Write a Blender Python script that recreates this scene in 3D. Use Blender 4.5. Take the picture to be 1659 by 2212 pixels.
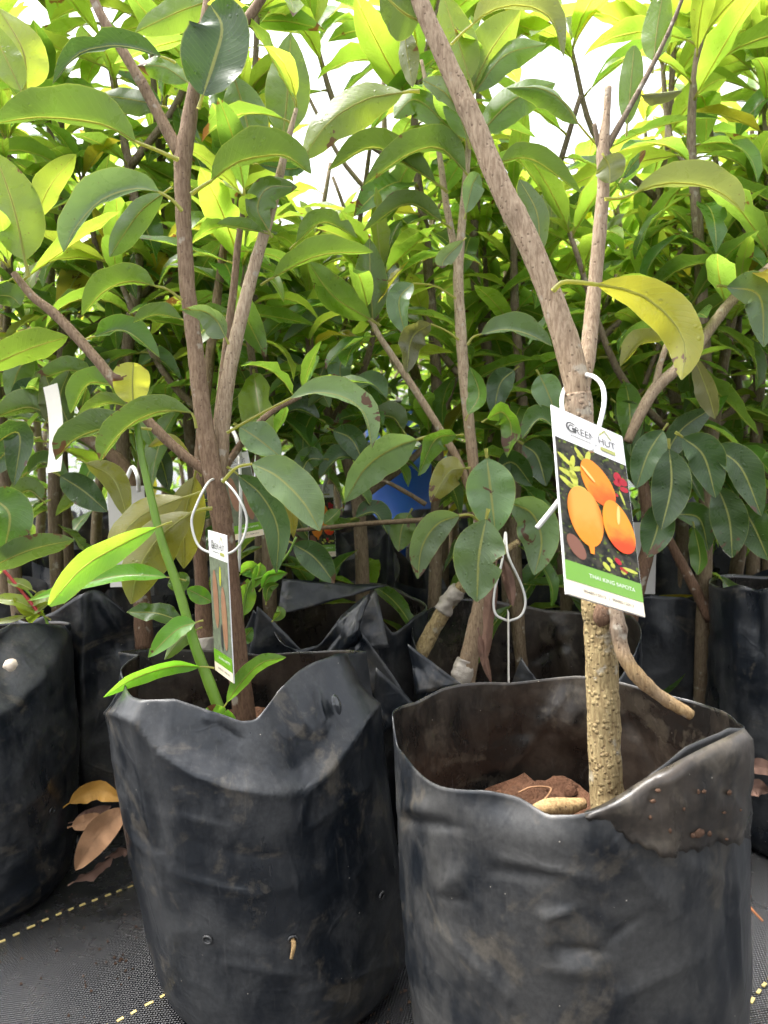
import bpy, math, random
import numpy as np
from mathutils import Vector, Matrix, noise

scn = bpy.context.scene
for o in list(bpy.data.objects):
    bpy.data.objects.remove(o)
COL = scn.collection
rad = math.radians

# ------------------------------------------------------------------ camera
CAMZ = 0.557
ROLL, PITCH = rad(1.5), rad(-5.0)
CAM = Vector((0.0, 0.0, CAMZ))
cd = bpy.data.cameras.new('camera')
cd.sensor_fit = 'HORIZONTAL'; cd.sensor_width = 36.0; cd.lens = 36.0 * 1660.0 / 1659.0
cd.clip_start = 0.02; cd.clip_end = 2000
cd.dof.use_dof = True; cd.dof.focus_distance = 0.74; cd.dof.aperture_fstop = 15.0
cam = bpy.data.objects.new('camera', cd); COL.objects.link(cam)
RMAT = Matrix.Rotation(rad(90) + PITCH, 3, 'X') @ Matrix.Rotation(-ROLL, 3, 'Z')
cam.matrix_world = Matrix.Translation(CAM) @ RMAT.to_4x4()
scn.camera = cam
RINV = RMAT.transposed()

# ------------------------------------------------------------------ world, sun, exposure
world = bpy.data.worlds.new('World'); scn.world = world; world.use_nodes = True
wn, wl = world.node_tree.nodes, world.node_tree.links
wn.clear()
sky = wn.new('ShaderNodeTexSky'); sky.sky_type = 'NISHITA'; sky.sun_disc = False
SUN_EL, SUN_AZ = rad(68), rad(-70)          # azimuth measured from +Y towards +X
sky.sun_elevation = SUN_EL; sky.sun_rotation = SUN_AZ
sky.air_density = 1.0; sky.dust_density = 6.0; sky.ozone_density = 0.6
hs = wn.new('ShaderNodeHueSaturation'); hs.inputs['Saturation'].default_value = 0.22
bg = wn.new('ShaderNodeBackground'); bg.inputs['Strength'].default_value = 0.15
wo = wn.new('ShaderNodeOutputWorld')
wl.new(sky.outputs[0], hs.inputs['Color']); wl.new(hs.outputs[0], bg.inputs['Color']); wl.new(bg.outputs[0], wo.inputs['Surface'])
sd = bpy.data.lights.new('sun', 'SUN'); sd.energy = 1.2; sd.angle = rad(30); sd.color = (1.0, 0.96, 0.9)
sun = bpy.data.objects.new('sun', sd); COL.objects.link(sun)
sdir = Vector((math.sin(SUN_AZ) * math.cos(SUN_EL), math.cos(SUN_AZ) * math.cos(SUN_EL), math.sin(SUN_EL)))
sun.rotation_euler = sdir.to_track_quat('Z', 'Y').to_euler(); sun.location = (0, 0, 5)
vs = scn.view_settings
vs.view_transform = 'Standard'; vs.look = 'None'; vs.exposure = 2.2; vs.gamma = 1.0; vs.use_curve_mapping = False
scn.render.engine = 'CYCLES'
scn.cycles.use_denoising = True
scn.cycles.max_bounces = 7; scn.cycles.diffuse_bounces = 5; scn.cycles.glossy_bounces = 2; scn.cycles.transmission_bounces = 5
scn.cycles.use_adaptive_sampling = True; scn.cycles.adaptive_threshold = 0.03
scn.cycles.sample_clamp_indirect = 8.0

# ------------------------------------------------------------------ helpers
def at(px, py, d):
    """point seen at picture position (of a 1659 x 2212 picture) at depth d along the view axis"""
    return CAM + RMAT @ Vector(((px - 829.5) / 1660.0 * d, (1106.0 - py) / 1660.0 * d, -d))

def px_of(p):
    q = RINV @ (p - CAM)
    d = max(1e-4, -q.z)
    return (829.5 + q.x / d * 1660.0, 1106.0 - q.y / d * 1660.0)

def tag(o, label=None, cat=None, group=None, kind=None):
    if label: o['label'] = label
    if cat: o['category'] = cat
    if group: o['group'] = group
    if kind: o['kind'] = kind
    return o

def empty(name, loc, label=None, cat=None, group=None):
    o = bpy.data.objects.new(name, None); o.location = loc; o.empty_display_size = 0.03
    COL.objects.link(o)
    return tag(o, label, cat, group)

def mesh(name, verts, faces, mat, smooth=True, uvs=None, midx=None):
    me = bpy.data.meshes.new(name)
    me.from_pydata([tuple(v) for v in verts], [], faces)
    for m in (mat if isinstance(mat, (list, tuple)) else [mat]):
        me.materials.append(m)
    if smooth: me.shade_smooth()
    if uvs is not None:
        ul = me.uv_layers.new(name='UVMap')
        flat = []
        for p in me.polygons:
            for vi in p.vertices: flat.extend(uvs[vi])
        ul.data.foreach_set('uv', flat)
    if midx is not None:
        me.polygons.foreach_set('material_index', midx)
    me.update()
    return me

def obj(name, me, parent=None, world=True):
    """link a mesh; when world is set its vertices are in world space and are moved under the parent"""
    if parent is not None and world:
        me.transform(Matrix.Translation(-Vector(parent.location)))
    o = bpy.data.objects.new(name, me); COL.objects.link(o)
    if parent is not None: o.parent = parent
    return o

def catmull(pts, n):
    P = [Vector(p) for p in pts]
    if len(P) == 2: return [P[0].lerp(P[1], i / (n - 1)) for i in range(n)]
    P = [P[0] * 2 - P[1]] + P + [P[-1] * 2 - P[-2]]
    segs = len(P) - 3; out = []
    for i in range(n):
        u = i / (n - 1) * segs; k = min(int(u), segs - 1); t = u - k
        a, b, c, d = P[k], P[k + 1], P[k + 2], P[k + 3]
        out.append(0.5 * ((2 * b) + (c - a) * t + (2 * a - 5 * b + 4 * c - d) * t * t + (3 * b - a - 3 * c + d) * t ** 3))
    return out

def tube_geo(pts, radii, ns=10, n=None, lump=0.0, seed=0, cap=True, knots=()):
    n = n or max(6, 5 * len(pts))
    C = catmull(pts, n)
    rx = np.interp(np.linspace(0, 1, n), np.linspace(0, 1, len(radii)), radii)
    V, F = [], []
    ref = Vector((0.31, -0.9, 0.2)).normalized()
    for i, c in enumerate(C):
        t = (C[min(i + 1, n - 1)] - C[max(i - 1, 0)]).normalized()
        a = ref - t * ref.dot(t)
        if a.length < 1e-3: a = Vector((1, 0, 0)) - t * t.x
        a.normalize(); ref = a; b = t.cross(a)
        for j in range(ns):
            th = 2 * math.pi * j / ns
            dirv = a * math.cos(th) + b * math.sin(th)
            r = rx[i]
            if lump:
                r *= 1 + lump * (noise.noise((c + dirv * r) * 55 + Vector((seed, 0, 0))) + 0.5 * noise.noise((c + dirv * r) * 160))
            for (kf, kw, ka) in knots:
                r *= 1 + ka * math.exp(-((i / (n - 1) - kf) / kw) ** 2)
            V.append(c + dirv * r)
    for i in range(n - 1):
        for j in range(ns):
            F.append((i * ns + j, i * ns + (j + 1) % ns, (i + 1) * ns + (j + 1) % ns, (i + 1) * ns + j))
    if cap:
        F.append(tuple(range(ns))[::-1]); F.append(tuple((n - 1) * ns + j for j in range(ns)))
    return V, F

def tube(name, pts, radii, mat, parent, **k):
    V, F = tube_geo(pts, radii, **k)
    return obj(name, mesh(name, V, F, mat), parent)

# ------------------------------------------------------------------ materials
def new_mat(name):
    m = bpy.data.materials.new(name); m.use_nodes = True
    nt = m.node_tree; nt.nodes.clear()
    out = nt.nodes.new('ShaderNodeOutputMaterial')
    return m, nt, nt.nodes, nt.links, out

class G:
    """small node-graph writer"""
    def __init__(s, nt): s.nt = nt; s.n = nt.nodes; s.l = nt.links
    def node(s, t, ins=None, **kw):
        nd = s.n.new(t)
        for k, v in kw.items(): setattr(nd, k, v)
        for k, v in (ins or {}).items(): s.set(nd.inputs[k], v)
        return nd
    def set(s, sock, v):
        if hasattr(v, 'is_linked') or isinstance(v, bpy.types.NodeSocket): s.l.new(v, sock)
        else: sock.default_value = v
    def math(s, op, a, b=0.0, c=None, clamp=False):
        nd = s.n.new('ShaderNodeMath'); nd.operation = op; nd.use_clamp = clamp
        s.set(nd.inputs[0], a); s.set(nd.inputs[1], b)
        if c is not None: s.set(nd.inputs[2], c)
        return nd.outputs[0]
    def mix(s, f, a, b, blend='MIX'):
        nd = s.n.new('ShaderNodeMix'); nd.data_type = 'RGBA'; nd.blend_type = blend; nd.clamp_factor = True
        s.set(nd.inputs[0], f); s.set(nd.inputs[6], a); s.set(nd.inputs[7], b)
        return nd.outputs[2]
    def ramp(s, f, lo, hi, a=0.0, b=1.0):
        nd = s.n.new('ShaderNodeMapRange'); nd.interpolation_type = 'SMOOTHSTEP'
        s.set(nd.inputs[0], f); nd.inputs[1].default_value = lo; nd.inputs[2].default_value = hi
        nd.inputs[3].default_value = a; nd.inputs[4].default_value = b
        return nd.outputs[0]
    def noise(s, vec, scale, detail=3, rough=0.5, dist=0.0, dim='3D'):
        nd = s.n.new('ShaderNodeTexNoise'); nd.noise_dimensions = dim
        if vec is not None: s.l.new(vec, nd.inputs['Vector'])
        nd.inputs['Scale'].default_value = scale; nd.inputs['Detail'].default_value = detail
        nd.inputs['Roughness'].default_value = rough; nd.inputs['Distortion'].default_value = dist
        return nd.outputs[0]
    def voro(s, vec, scale, feature='F1', rnd=1.0):
        nd = s.n.new('ShaderNodeTexVoronoi'); nd.feature = feature
        if vec is not None: s.l.new(vec, nd.inputs['Vector'])
        nd.inputs['Scale'].default_value = scale; nd.inputs['Randomness'].default_value = rnd
        return nd.outputs[0]
    def bump(s, h, strength, dist, normal=None):
        nd = s.n.new('ShaderNodeBump'); nd.inputs['Strength'].default_value = strength; nd.inputs['Distance'].default_value = dist
        s.l.new(h, nd.inputs['Height'])
        if normal is not None: s.l.new(normal, nd.inputs['Normal'])
        return nd.outputs[0]
    def pbsdf(s, col, rough, normal=None, spec=0.5, **ins):
        nd = s.n.new('ShaderNodeBsdfPrincipled')
        s.set(nd.inputs['Base Color'], col); s.set(nd.inputs['Roughness'], rough)
        s.set(nd.inputs['Specular IOR Level'], spec)
        if normal is not None: s.l.new(normal, nd.inputs['Normal'])
        for k, v in ins.items(): s.set(nd.inputs[k], v)
        return nd.outputs[0]
    def pos(s): return s.n.new('ShaderNodeNewGeometry').outputs['Position']
    def obc(s): return s.n.new('ShaderNodeTexCoord').outputs['Object']

def c4(r, g, b): return (r, g, b, 1.0)

def leaf_material():
    m, nt, n, l, out = new_mat('leaf'); g = G(nt)
    oi = n.new('ShaderNodeObjectInfo'); base = oi.outputs['Color']; rnd = oi.outputs['Random']
    uv = n.new('ShaderNodeUVMap'); uv.uv_map = 'UVMap'
    sep = n.new('ShaderNodeSeparateXYZ'); l.new(uv.outputs[0], sep.inputs[0])
    u = g.math('ABSOLUTE', g.math('SUBTRACT', sep.outputs[0], 0.5)); v = sep.outputs[1]   # u 0..0.5
    geo = n.new('ShaderNodeNewGeometry'); back = geo.outputs['Backfacing']; pos = geo.outputs['Position']
    rib = g.ramp(u, 0.012, 0.035, 1.0, 0.0)
    # side veins, running forward to the edge
    ph = g.math('MULTIPLY', g.math('SUBTRACT', v, g.math('MULTIPLY', u, 0.32)), 125.0)
    vein = g.ramp(g.math('SINE', ph), 0.55, 1.0)
    n1 = g.noise(pos, 30, 2)
    var = g.math('MULTIPLY_ADD', n1, 0.8, 0.6)
    var = g.math('MULTIPLY', var, g.math('MULTIPLY_ADD', rnd, 0.35, 0.82))
    top = g.mix(1.0, base, n.new('ShaderNodeCombineColor').outputs[0], 'MULTIPLY')
    cc = top.node.inputs[7].links[0].from_node
    for i in range(3): l.new(var, cc.inputs[i])
    top = g.mix(g.math('MULTIPLY', vein, 0.09), top, c4(0.13, 0.19, 0.05))
    under = g.mix(0.32, top, c4(0.12, 0.155, 0.04))
    col = g.mix(back, top, under)
    col = g.mix(g.math('MULTIPLY', rib, 0.8), col, c4(0.26, 0.27, 0.075))
    edge = g.ramp(u, 0.475, 0.5)
    col = g.mix(g.math('MULTIPLY', edge, 0.45), col, c4(0.25, 0.27, 0.07))
    # blemishes: brown patches on some of the leaves, mostly at the tip and the rim
    sel = g.math('GREATER_THAN', g.math('FRACT', g.math('MULTIPLY', rnd, 7.31)), 0.5)
    wn_ = g.noise(pos, 44, 3, 0.6, 0.6)
    reach = g.math('ADD', g.math('MULTIPLY', g.math('POWER', v, 3.0), 0.15), g.math('MULTIPLY', g.math('POWER', u, 2.0), 0.2))
    br = g.math('MULTIPLY', g.ramp(g.math('ADD', wn_, reach), 0.705, 0.735), sel)
    vo = g.voro(pos, 150)
    dots = g.math('MULTIPLY', g.ramp(vo, 0.09, 0.15, 1.0, 0.0), g.ramp(n1, 0.54, 0.62))
    brn = g.math('MAXIMUM', br, g.math('MULTIPLY', dots, 0.5))
    col = g.mix(brn, col, c4(0.07, 0.032, 0.014))
    # wet film and beads
    wet = g.ramp(wn_, 0.46, 0.40)
    bead = g.math('MULTIPLY', g.ramp(vo, 0.12, 0.3, 1.0, 0.0), g.ramp(n1, 0.45, 0.38))
    rough = g.math('SUBTRACT', 0.38, g.math('MULTIPLY', g.math('MAXIMUM', wet, bead), 0.28))
    h = g.math('ADD', g.math('MULTIPLY', vein, 0.12), g.math('MULTIPLY', wn_, 1.4))
    h = g.math('ADD', h, g.math('MULTIPLY', bead, 1.2))
    nb = g.bump(h, 0.35, 0.0012)
    p = g.pbsdf(col, rough, nb, 0.5)
    tcol = g.mix(1.0, col, c4(4.8, 4.7, 2.8), 'MULTIPLY')
    tcol.node.clamp_result = True
    tr = n.new('ShaderNodeBsdfTranslucent'); l.new(tcol, tr.inputs['Color']); l.new(nb, tr.inputs['Normal'])
    mx = n.new('ShaderNodeMixShader'); l.new(oi.outputs['Alpha'], mx.inputs[0])     # how much light the blade lets through: young leaves are thin
    l.new(p, mx.inputs[1]); l.new(tr.outputs[0], mx.inputs[2]); l.new(mx.outputs[0], out.inputs[0])
    return m

def simple(name, col, rough=0.5, spec=0.5, nscale=None, namp=0.3, bump=0.0, bscale=60, bdist=0.001, **ins):
    m, nt, n, l, out = new_mat(name); g = G(nt); p = g.pos()
    c = c4(*col)
    if nscale:
        f = g.noise(p, nscale, 4, 0.6)
        c = g.mix(f, c4(*[x * (1 - namp) for x in col]), c4(*[min(1, x * (1 + namp)) for x in col]))
    nb = g.bump(g.noise(p, bscale, 4, 0.6), bump, bdist) if bump else None
    l.new(g.pbsdf(c, rough, nb, spec, **ins), out.inputs[0])
    return m

def bark(name, low, high, z0, z1, rough=0.8, bumps=0.6, warts=0.0):
    m, nt, n, l, out = new_mat(name); g = G(nt); p = g.pos()
    sep = n.new('ShaderNodeSeparateXYZ'); l.new(p, sep.inputs[0])
    mp = n.new('ShaderNodeMapping'); l.new(p, mp.inputs[0]); mp.inputs['Scale'].default_value = (1, 1, 0.2)
    n1 = g.noise(p, 36, 4, 0.6); fib = g.noise(mp.outputs[0], 520, 4, 0.6)
    blot = g.noise(mp.outputs[0], 95, 3, 0.55)
    f = g.ramp(g.math('ADD', sep.outputs[2], g.math('MULTIPLY_ADD', n1, 0.12, -0.06)), z0, z1)
    c = g.mix(f, c4(*low), c4(*high))
    c = g.mix(g.ramp(fib, 0.3, 0.7), g.mix(1.0, c, c4(0.68, 0.64, 0.6), 'MULTIPLY'), g.mix(1.0, c, c4(1.2, 1.25, 1.25), 'MULTIPLY'))
    c = g.mix(g.ramp(blot, 0.56, 0.7, 0, 0.28), c, g.mix(1.0, c, c4(0.42, 0.36, 0.3), 'MULTIPLY'))
    len_ = g.ramp(g.voro(p, 190), 0.12, 0.22, 1.0, 0.0)
    c = g.mix(g.math('MULTIPLY', len_, 0.6), c, c4(0.09, 0.055, 0.035))
    lic = g.ramp(g.noise(p, 60, 3), 0.62, 0.7, 0, 0.5)
    c = g.mix(lic, c, c4(0.42, 0.40, 0.33))
    h = g.math('ADD', fib, g.math('MULTIPLY', len_, -0.5))
    if warts:
        wz = g.ramp(g.voro(p, 210), 0.15, 0.45, 1.0, 0.0)
        h = g.math('ADD', h, g.math('MULTIPLY', wz, warts))
    nb = g.bump(h, bumps, 0.002)
    l.new(g.pbsdf(c, rough, nb, 0.3), out.inputs[0])
    return m

def bag_material(name, base, dust, dust_amt, soil_z=None, rough=0.30):
    """black plastic film: matt dust, scuffs, dried splashes and specks"""
    m, nt, n, l, out = new_mat(name); g = G(nt); p = g.pos()
    mp = n.new('ShaderNodeMapping'); l.new(p, mp.inputs[0]); mp.inputs['Scale'].default_value = (1, 1, 0.35)
    a = g.noise(p, 9, 5, 0.62, 0.6); b = g.noise(mp.outputs[0], 26, 5, 0.65); c_ = g.noise(p, 75, 4, 0.6)
    d = g.math('ADD', g.math('MULTIPLY', a, 0.6), g.math('MULTIPLY', b, 0.4))
    d = g.ramp(d, 0.43, 0.60)
    c = g.mix(g.math('MULTIPLY', d, dust_amt), c4(*base), c4(*dust))
    mud = g.ramp(g.math('ADD', g.math('MULTIPLY', g.noise(p, 15, 5, 0.65, 1.0), 0.75), g.math('MULTIPLY', c_, 0.25)), 0.53, 0.62)
    c = g.mix(g.math('MULTIPLY', mud, 0.36), c, c4(0.105, 0.088, 0.064))
    streak = g.noise(mp.outputs[0], 170, 3, 0.6)
    c = g.mix(g.math('MULTIPLY', g.ramp(streak, 0.58, 0.8), 0.12), c, c4(0.11, 0.105, 0.10))
    sepc = n.new('ShaderNodeTexVoronoi'); l.new(p, sepc.inputs['Vector']); sepc.inputs['Scale'].default_value = 120
    pick = n.new('ShaderNodeSeparateColor'); l.new(sepc.outputs['Color'], pick.inputs[0])
    dot = g.math('MULTIPLY', g.ramp(sepc.outputs['Distance'], 0.03, 0.08, 1.0, 0.0), g.math('GREATER_THAN', pick.outputs[0], 0.86))
    c = g.mix(g.math('MULTIPLY', dot, 0.8), c, c4(0.42, 0.38, 0.32))
    gr = g.noise(p, 230, 4, 0.7)
    gm = n.new('ShaderNodeCombineColor'); gv = g.math('MULTIPLY_ADD', g.ramp(gr, 0.3, 0.7), 0.4, 0.8)
    for i_ in range(3): l.new(gv, gm.inputs[i_])
    c = g.mix(1.0, c, gm.outputs[0], 'MULTIPLY')
    scr = n.new('ShaderNodeMapping'); l.new(p, scr.inputs[0]); scr.inputs['Scale'].default_value = (1, 1, 0.06); scr.inputs['Rotation'].default_value = (0.25, 0.2, 0)
    sc2 = g.ramp(g.noise(scr.outputs[0], 260, 2, 0.5), 0.66, 0.72)
    c = g.mix(g.math('MULTIPLY', sc2, 0.08), c, c4(0.15, 0.14, 0.13))
    wet = g.ramp(g.noise(mp.outputs[0], 13, 3, 0.5, 0.5), 0.6, 0.68)
    r = g.math('ADD', rough, g.math('MULTIPLY', d, 0.16)); r = g.math('SUBTRACT', r, g.math('MULTIPLY', wet, 0.14))
    ds = g.node('ShaderNodeVectorMath', {0: p}, operation='ADD')
    nc = n.new('ShaderNodeTexNoise'); l.new(p, nc.inputs['Vector']); nc.inputs['Scale'].default_value = 14; nc.inputs['Detail'].default_value = 2
    sc_ = g.node('ShaderNodeVectorMath', {0: nc.outputs['Color']}, operation='SCALE'); sc_.inputs['Scale'].default_value = 0.06
    l.new(sc_.outputs[0], ds.inputs[1])
    e1 = g.ramp(g.voro(ds.outputs[0], 11, 'DISTANCE_TO_EDGE'), 0.0, 0.05, 1.0, 0.0)
    e2 = g.ramp(g.voro(ds.outputs[0], 27, 'DISTANCE_TO_EDGE'), 0.0, 0.08, 1.0, 0.0)
    sel = g.ramp(g.noise(p, 7, 2), 0.45, 0.62)
    h = g.math('ADD', g.noise(p, 16, 3, 0.5, 0.3), g.math('MULTIPLY', g.math('MULTIPLY', e1, sel), 0.13))
    h = g.math('ADD', h, g.math('MULTIPLY', g.math('MULTIPLY', e2, g.math('SUBTRACT', 1.0, sel)), 0.035))
    h = g.math('ADD', h, g.math('MULTIPLY', c_, 0.10)); h = g.math('ADD', h, g.math('MULTIPLY', dot, 0.06))
    h = g.math('ADD', h, g.math('MULTIPLY', g.noise(p, 420, 2), 0.012))
    nb = g.bump(h, 0.36, 0.006)
    l.new(g.pbsdf(c, r, nb, 0.5), out.inputs[0])
    return m

def ground_material():
    """woven weed mat, the tapes running across and along the stitched lines"""
    m, nt, n, l, out = new_mat('weed_mat'); g = G(nt); p = g.pos()
    mp = n.new('ShaderNodeMapping'); l.new(p, mp.inputs[0]); mp.inputs['Rotation'].default_value = (0, 0, -MAT_ANG)
    sep = n.new('ShaderNodeSeparateXYZ'); l.new(mp.outputs[0], sep.inputs[0])
    # x runs along the stitched lines
    K1, K2 = 2 * math.pi / 0.0052, 2 * math.pi / 0.0034
    sx = g.math('SINE', g.math('MULTIPLY', sep.outputs[0], K1)); sy = g.math('SINE', g.math('MULTIPLY', sep.outputs[1], K2))
    w = g.math('MULTIPLY', sx, sy)
    big = g.noise(p, 7, 4, 0.6); fine = g.noise(p, 60, 4, 0.65)
    c = g.mix(g.ramp(w, -0.2, 0.9), c4(0.003, 0.003, 0.004), c4(0.018, 0.019, 0.022))
    dust = g.ramp(g.math('ADD', g.math('MULTIPLY', big, 0.55), g.math('MULTIPLY', fine, 0.45)), 0.5, 0.72)
    c = g.mix(g.math('MULTIPLY', dust, 0.3), c, c4(0.032, 0.026, 0.021))
    grit = g.math('MULTIPLY', g.ramp(g.voro(p, 210), 0.12, 0.22, 1.0, 0.0), g.ramp(big, 0.52, 0.62))
    c = g.mix(g.math('MULTIPLY', grit, 0.7), c, c4(0.10, 0.065, 0.042))
    h = g.math('ADD', g.math('MULTIPLY', w, 0.5), g.math('MULTIPLY', fine, 0.4))
    nb = g.bump(h, 0.9, 0.0016)
    l.new(g.pbsdf(c, g.math('MULTIPLY_ADD', dust, 0.3, 0.22), nb, 0.7), out.inputs[0])
    return m

MAT_ANG = rad(43.5)
M = {}
M['leaf'] = leaf_material()
def petiole_material():
    m, nt, n, l, out = new_mat('petiole'); g = G(nt)
    p = g.pbsdf(c4(0.20, 0.20, 0.055), 0.5, None, 0.4)
    tr = n.new('ShaderNodeBsdfTranslucent'); tr.inputs['Color'].default_value = c4(0.75, 0.75, 0.2)
    mx = n.new('ShaderNodeMixShader'); mx.inputs[0].default_value = 0.45
    l.new(p, mx.inputs[1]); l.new(tr.outputs[0], mx.inputs[2]); l.new(mx.outputs[0], out.inputs[0])
    return m
M['petiole'] = petiole_material()
M['bark_left'] = bark('bark_reddish', (0.125, 0.070, 0.042), (0.22, 0.148, 0.095), 0.40, 0.66)
M['bark_pale'] = bark('bark_pale', (0.23, 0.16, 0.10), (0.38, 0.29, 0.20), 0.50, 0.70)
M['bark_right'] = bark('bark_warty', (0.29, 0.215, 0.105), (0.36, 0.265, 0.185), 0.42, 0.60, 0.85, 0.7, 0.9)
M['bark_upper'] = bark('bark_tan', (0.33, 0.235, 0.150), (0.33, 0.242, 0.165), 0.5, 0.7)
M['bark_bg'] = bark('bark_grey', (0.16, 0.115, 0.07), (0.21, 0.16, 0.11), 0.3, 0.9)
M['twig'] = bark('twig_bark', (0.13, 0.09, 0.05), (0.16, 0.12, 0.08), 0.3, 0.9)
M['tan_stick'] = bark('stub_bark', (0.34, 0.22, 0.10), (0.19, 0.14, 0.10), 0.34, 0.42)
M['shoot'] = simple('shoot_green', (0.12, 0.22, 0.02), 0.45, 0.5, 40, 0.35)
M['bag_a'] = bag_material('bag_film', (0.006, 0.008, 0.011), (0.037, 0.038, 0.039), 0.85)
M['bag_b'] = bag_material('bag_film_scuffed', (0.007, 0.009, 0.012), (0.043, 0.042, 0.040), 0.9)
M['bag_dirty'] = bag_material('bag_film_muddy', (0.010, 0.009, 0.008), (0.040, 0.031, 0.023), 0.9, rough=0.26)
M['ground'] = ground_material()
M['stitch'] = simple('yellow_thread', (0.55, 0.43, 0.16), 0.6, 0.4, 120, 0.4)
M['tie'] = simple('white_nylon', (0.72, 0.71, 0.68), 0.35, 0.5, 40, 0.08)
M['tie_thin'] = simple('clear_nylon', (0.55, 0.54, 0.50), 0.3, 0.5, 40, 0.1)
M['card'] = simple('card_white', (0.74, 0.73, 0.72), 0.32, 0.5, 14, 0.05)
M['card_back'] = simple('card_cream', (0.70, 0.67, 0.60), 0.45, 0.4, 18, 0.12)
M['card_grey'] = simple('card_grey', (0.45, 0.43, 0.40), 0.5, 0.4, 18, 0.12)
M['ink'] = simple('ink_black', (0.03, 0.03, 0.03), 0.4)
M['ink_grey'] = simple('ink_grey', (0.22, 0.22, 0.21), 0.4)
M['ink_white'] = simple('ink_white', (0.72, 0.74, 0.66), 0.4)
M['ink_olive'] = simple('ink_olive', (0.33, 0.34, 0.08), 0.4)
M['band'] = simple('print_green', (0.13, 0.31, 0.018), 0.3, 0.5, 30, 0.08)
M['strip'] = simple('print_cream', (0.76, 0.66, 0.50), 0.35, 0.5, 20, 0.05)
M['blue'] = simple('blue_plastic', (0.012, 0.06, 0.28), 0.4, 0.5, 5, 0.2)
M['dry'] = simple('dry_leaf', (0.24, 0.13, 0.065), 0.75, 0.3, 45, 0.55, 0.5, 120, 0.002)
M['dry_grey'] = simple('dry_leaf_grey', (0.15, 0.085, 0.06), 0.8, 0.3, 45, 0.5, 0.5, 120, 0.002)
M['dry_orange'] = simple('dry_leaf_orange', (0.42, 0.22, 0.04), 0.6, 0.4, 30, 0.5, 0.4, 120, 0.002)
M['soil'] = simple('red_soil', (0.088, 0.042, 0.023), 0.95, 0.2, 60, 0.7, 0.9, 200, 0.004)
M['mud'] = simple('dried_mud', (0.075, 0.042, 0.026), 0.9, 0.2, 90, 0.6, 0.6, 200, 0.003)
M['tape'] = simple('graft_tape', (0.32, 0.28, 0.23), 0.32, 0.5, 80, 0.5, 0.6, 150, 0.003)
M['water'] = simple('water_bead', (0.03, 0.032, 0.035), 0.05, 0.6)
M['red'] = simple('red_stalk', (0.35, 0.03, 0.03), 0.5)
M['snail'] = simple('pale_shell', (0.55, 0.46, 0.36), 0.5, 0.4, 80, 0.3)
M['orange_bead'] = simple('rust_bits', (0.30, 0.10, 0.03), 0.8)

# ------------------------------------------------------------------ leaves
COLS = dict(m=(0.066, 0.134, 0.017), d=(0.040, 0.084, 0.019), y=(0.125, 0.16, 0.018), Y=(0.30, 0.30, 0.035), o=(0.18, 0.145, 0.012),
            f=(0.10, 0.24, 0.022), g=(0.10, 0.155, 0.065), b=(0.085, 0.155, 0.016), r=(0.16, 0.05, 0.03), k=(0.10, 0.105, 0.04))
THIN = dict(m=.21, d=.17, y=.44, Y=.5, o=.32, f=.42, g=.22, b=.34, r=.2, k=.22)

def leaf_geo(mid, normals, W, fold, nw=3, petpts=None, petr=0.0016, pq=(0.75, 0.8), wave=0.0, seed=0, notch=None, tipcurl=0.0, petseg=5):
    """blade along the points mid with a normal at each; width W; fold = lift of both halves, in radians"""
    rnd = random.Random(seed)
    n = len(mid); p, q = pq
    vm = p / (p + q); pk = vm ** p * (1 - vm) ** q
    V, F, UV, MI = [], [], [], []
    cols = [k / nw for k in range(-nw, nw + 1)]
    ph1, ph2 = rnd.uniform(0, 6), rnd.uniform(0, 6)
    for i in range(n):
        v = i / (n - 1)
        T = (mid[min(i + 1, n - 1)] - mid[max(i - 1, 0)]).normalized()
        N = normals[i] - T * normals[i].dot(T); N.normalize()
        S = T.cross(N)
        ve = min(max(v, 0.004), 0.9965)
        w = 0.5 * W * (ve ** p * (1 - ve) ** q / pk)
        for s in cols:
            ww = w
            if notch:
                for (ns_, nv, nd, nl) in notch:
                    if ns_ * s > 0: ww *= 1 - nd * math.exp(-((v - nv) / nl) ** 4)
            a = abs(s)
            lift = math.sin(fold) * (a ** 1.25) * ww
            side = s * ww * math.cos(fold * 0.9)
            wv = wave * ww * a * (math.sin(v * 13 + ph1 + (1.7 if s > 0 else 0)) + 0.5 * math.sin(v * 27 + ph2))
            V.append(mid[i] + S * side + N * (lift + wv))
            UV.append((0.5 + 0.5 * s, v))
    m = len(cols)
    for i in range(n - 1):
        for k in range(m - 1):
            F.append((i * m + k, i * m + k + 1, (i + 1) * m + k + 1, (i + 1) * m + k)); MI.append(0)
    if petpts is not None:
        o = len(V)
        PV, PF = tube_geo(petpts, [petr * 1.25, petr, petr * 0.9], ns=petseg, n=max(4, 2 * len(petpts)), cap=False)
        V += PV; UV += [(0.5, 0.0)] * len(PV)
        F += [tuple(x + o for x in f) for f in PF]; MI += [1] * len(PF)
        # raised midrib below the blade
        o = len(V); R = []
        for i in range(0, n, 2):
            T = (mid[min(i + 1, n - 1)] - mid[max(i - 1, 0)]).normalized()
            N = normals[i] - T * normals[i].dot(T); N.normalize(); S = T.cross(N)
            r = petr * 0.75 * (1 - 0.8 * i / (n - 1))
            R.append(len(V) - o)
            V += [mid[i] + S * r + N * 0.0003, mid[i] - N * r * 1.1, mid[i] - S * r + N * 0.0003]; UV += [(0.5, 0.3)] * 3
        for a_, b_ in zip(R[:-1], R[1:]):
            for k in (0, 1):
                F.append((o + a_ + k, o + a_ + k + 1, o + b_ + k + 1, o + b_ + k)); MI.append(1)
    return V, F, UV, MI

LM = None
def leaf_mesh(name, V, F, UV, MI):
    return mesh(name, V, F, [M['leaf'], M['petiole']], True, UV, MI)

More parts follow.
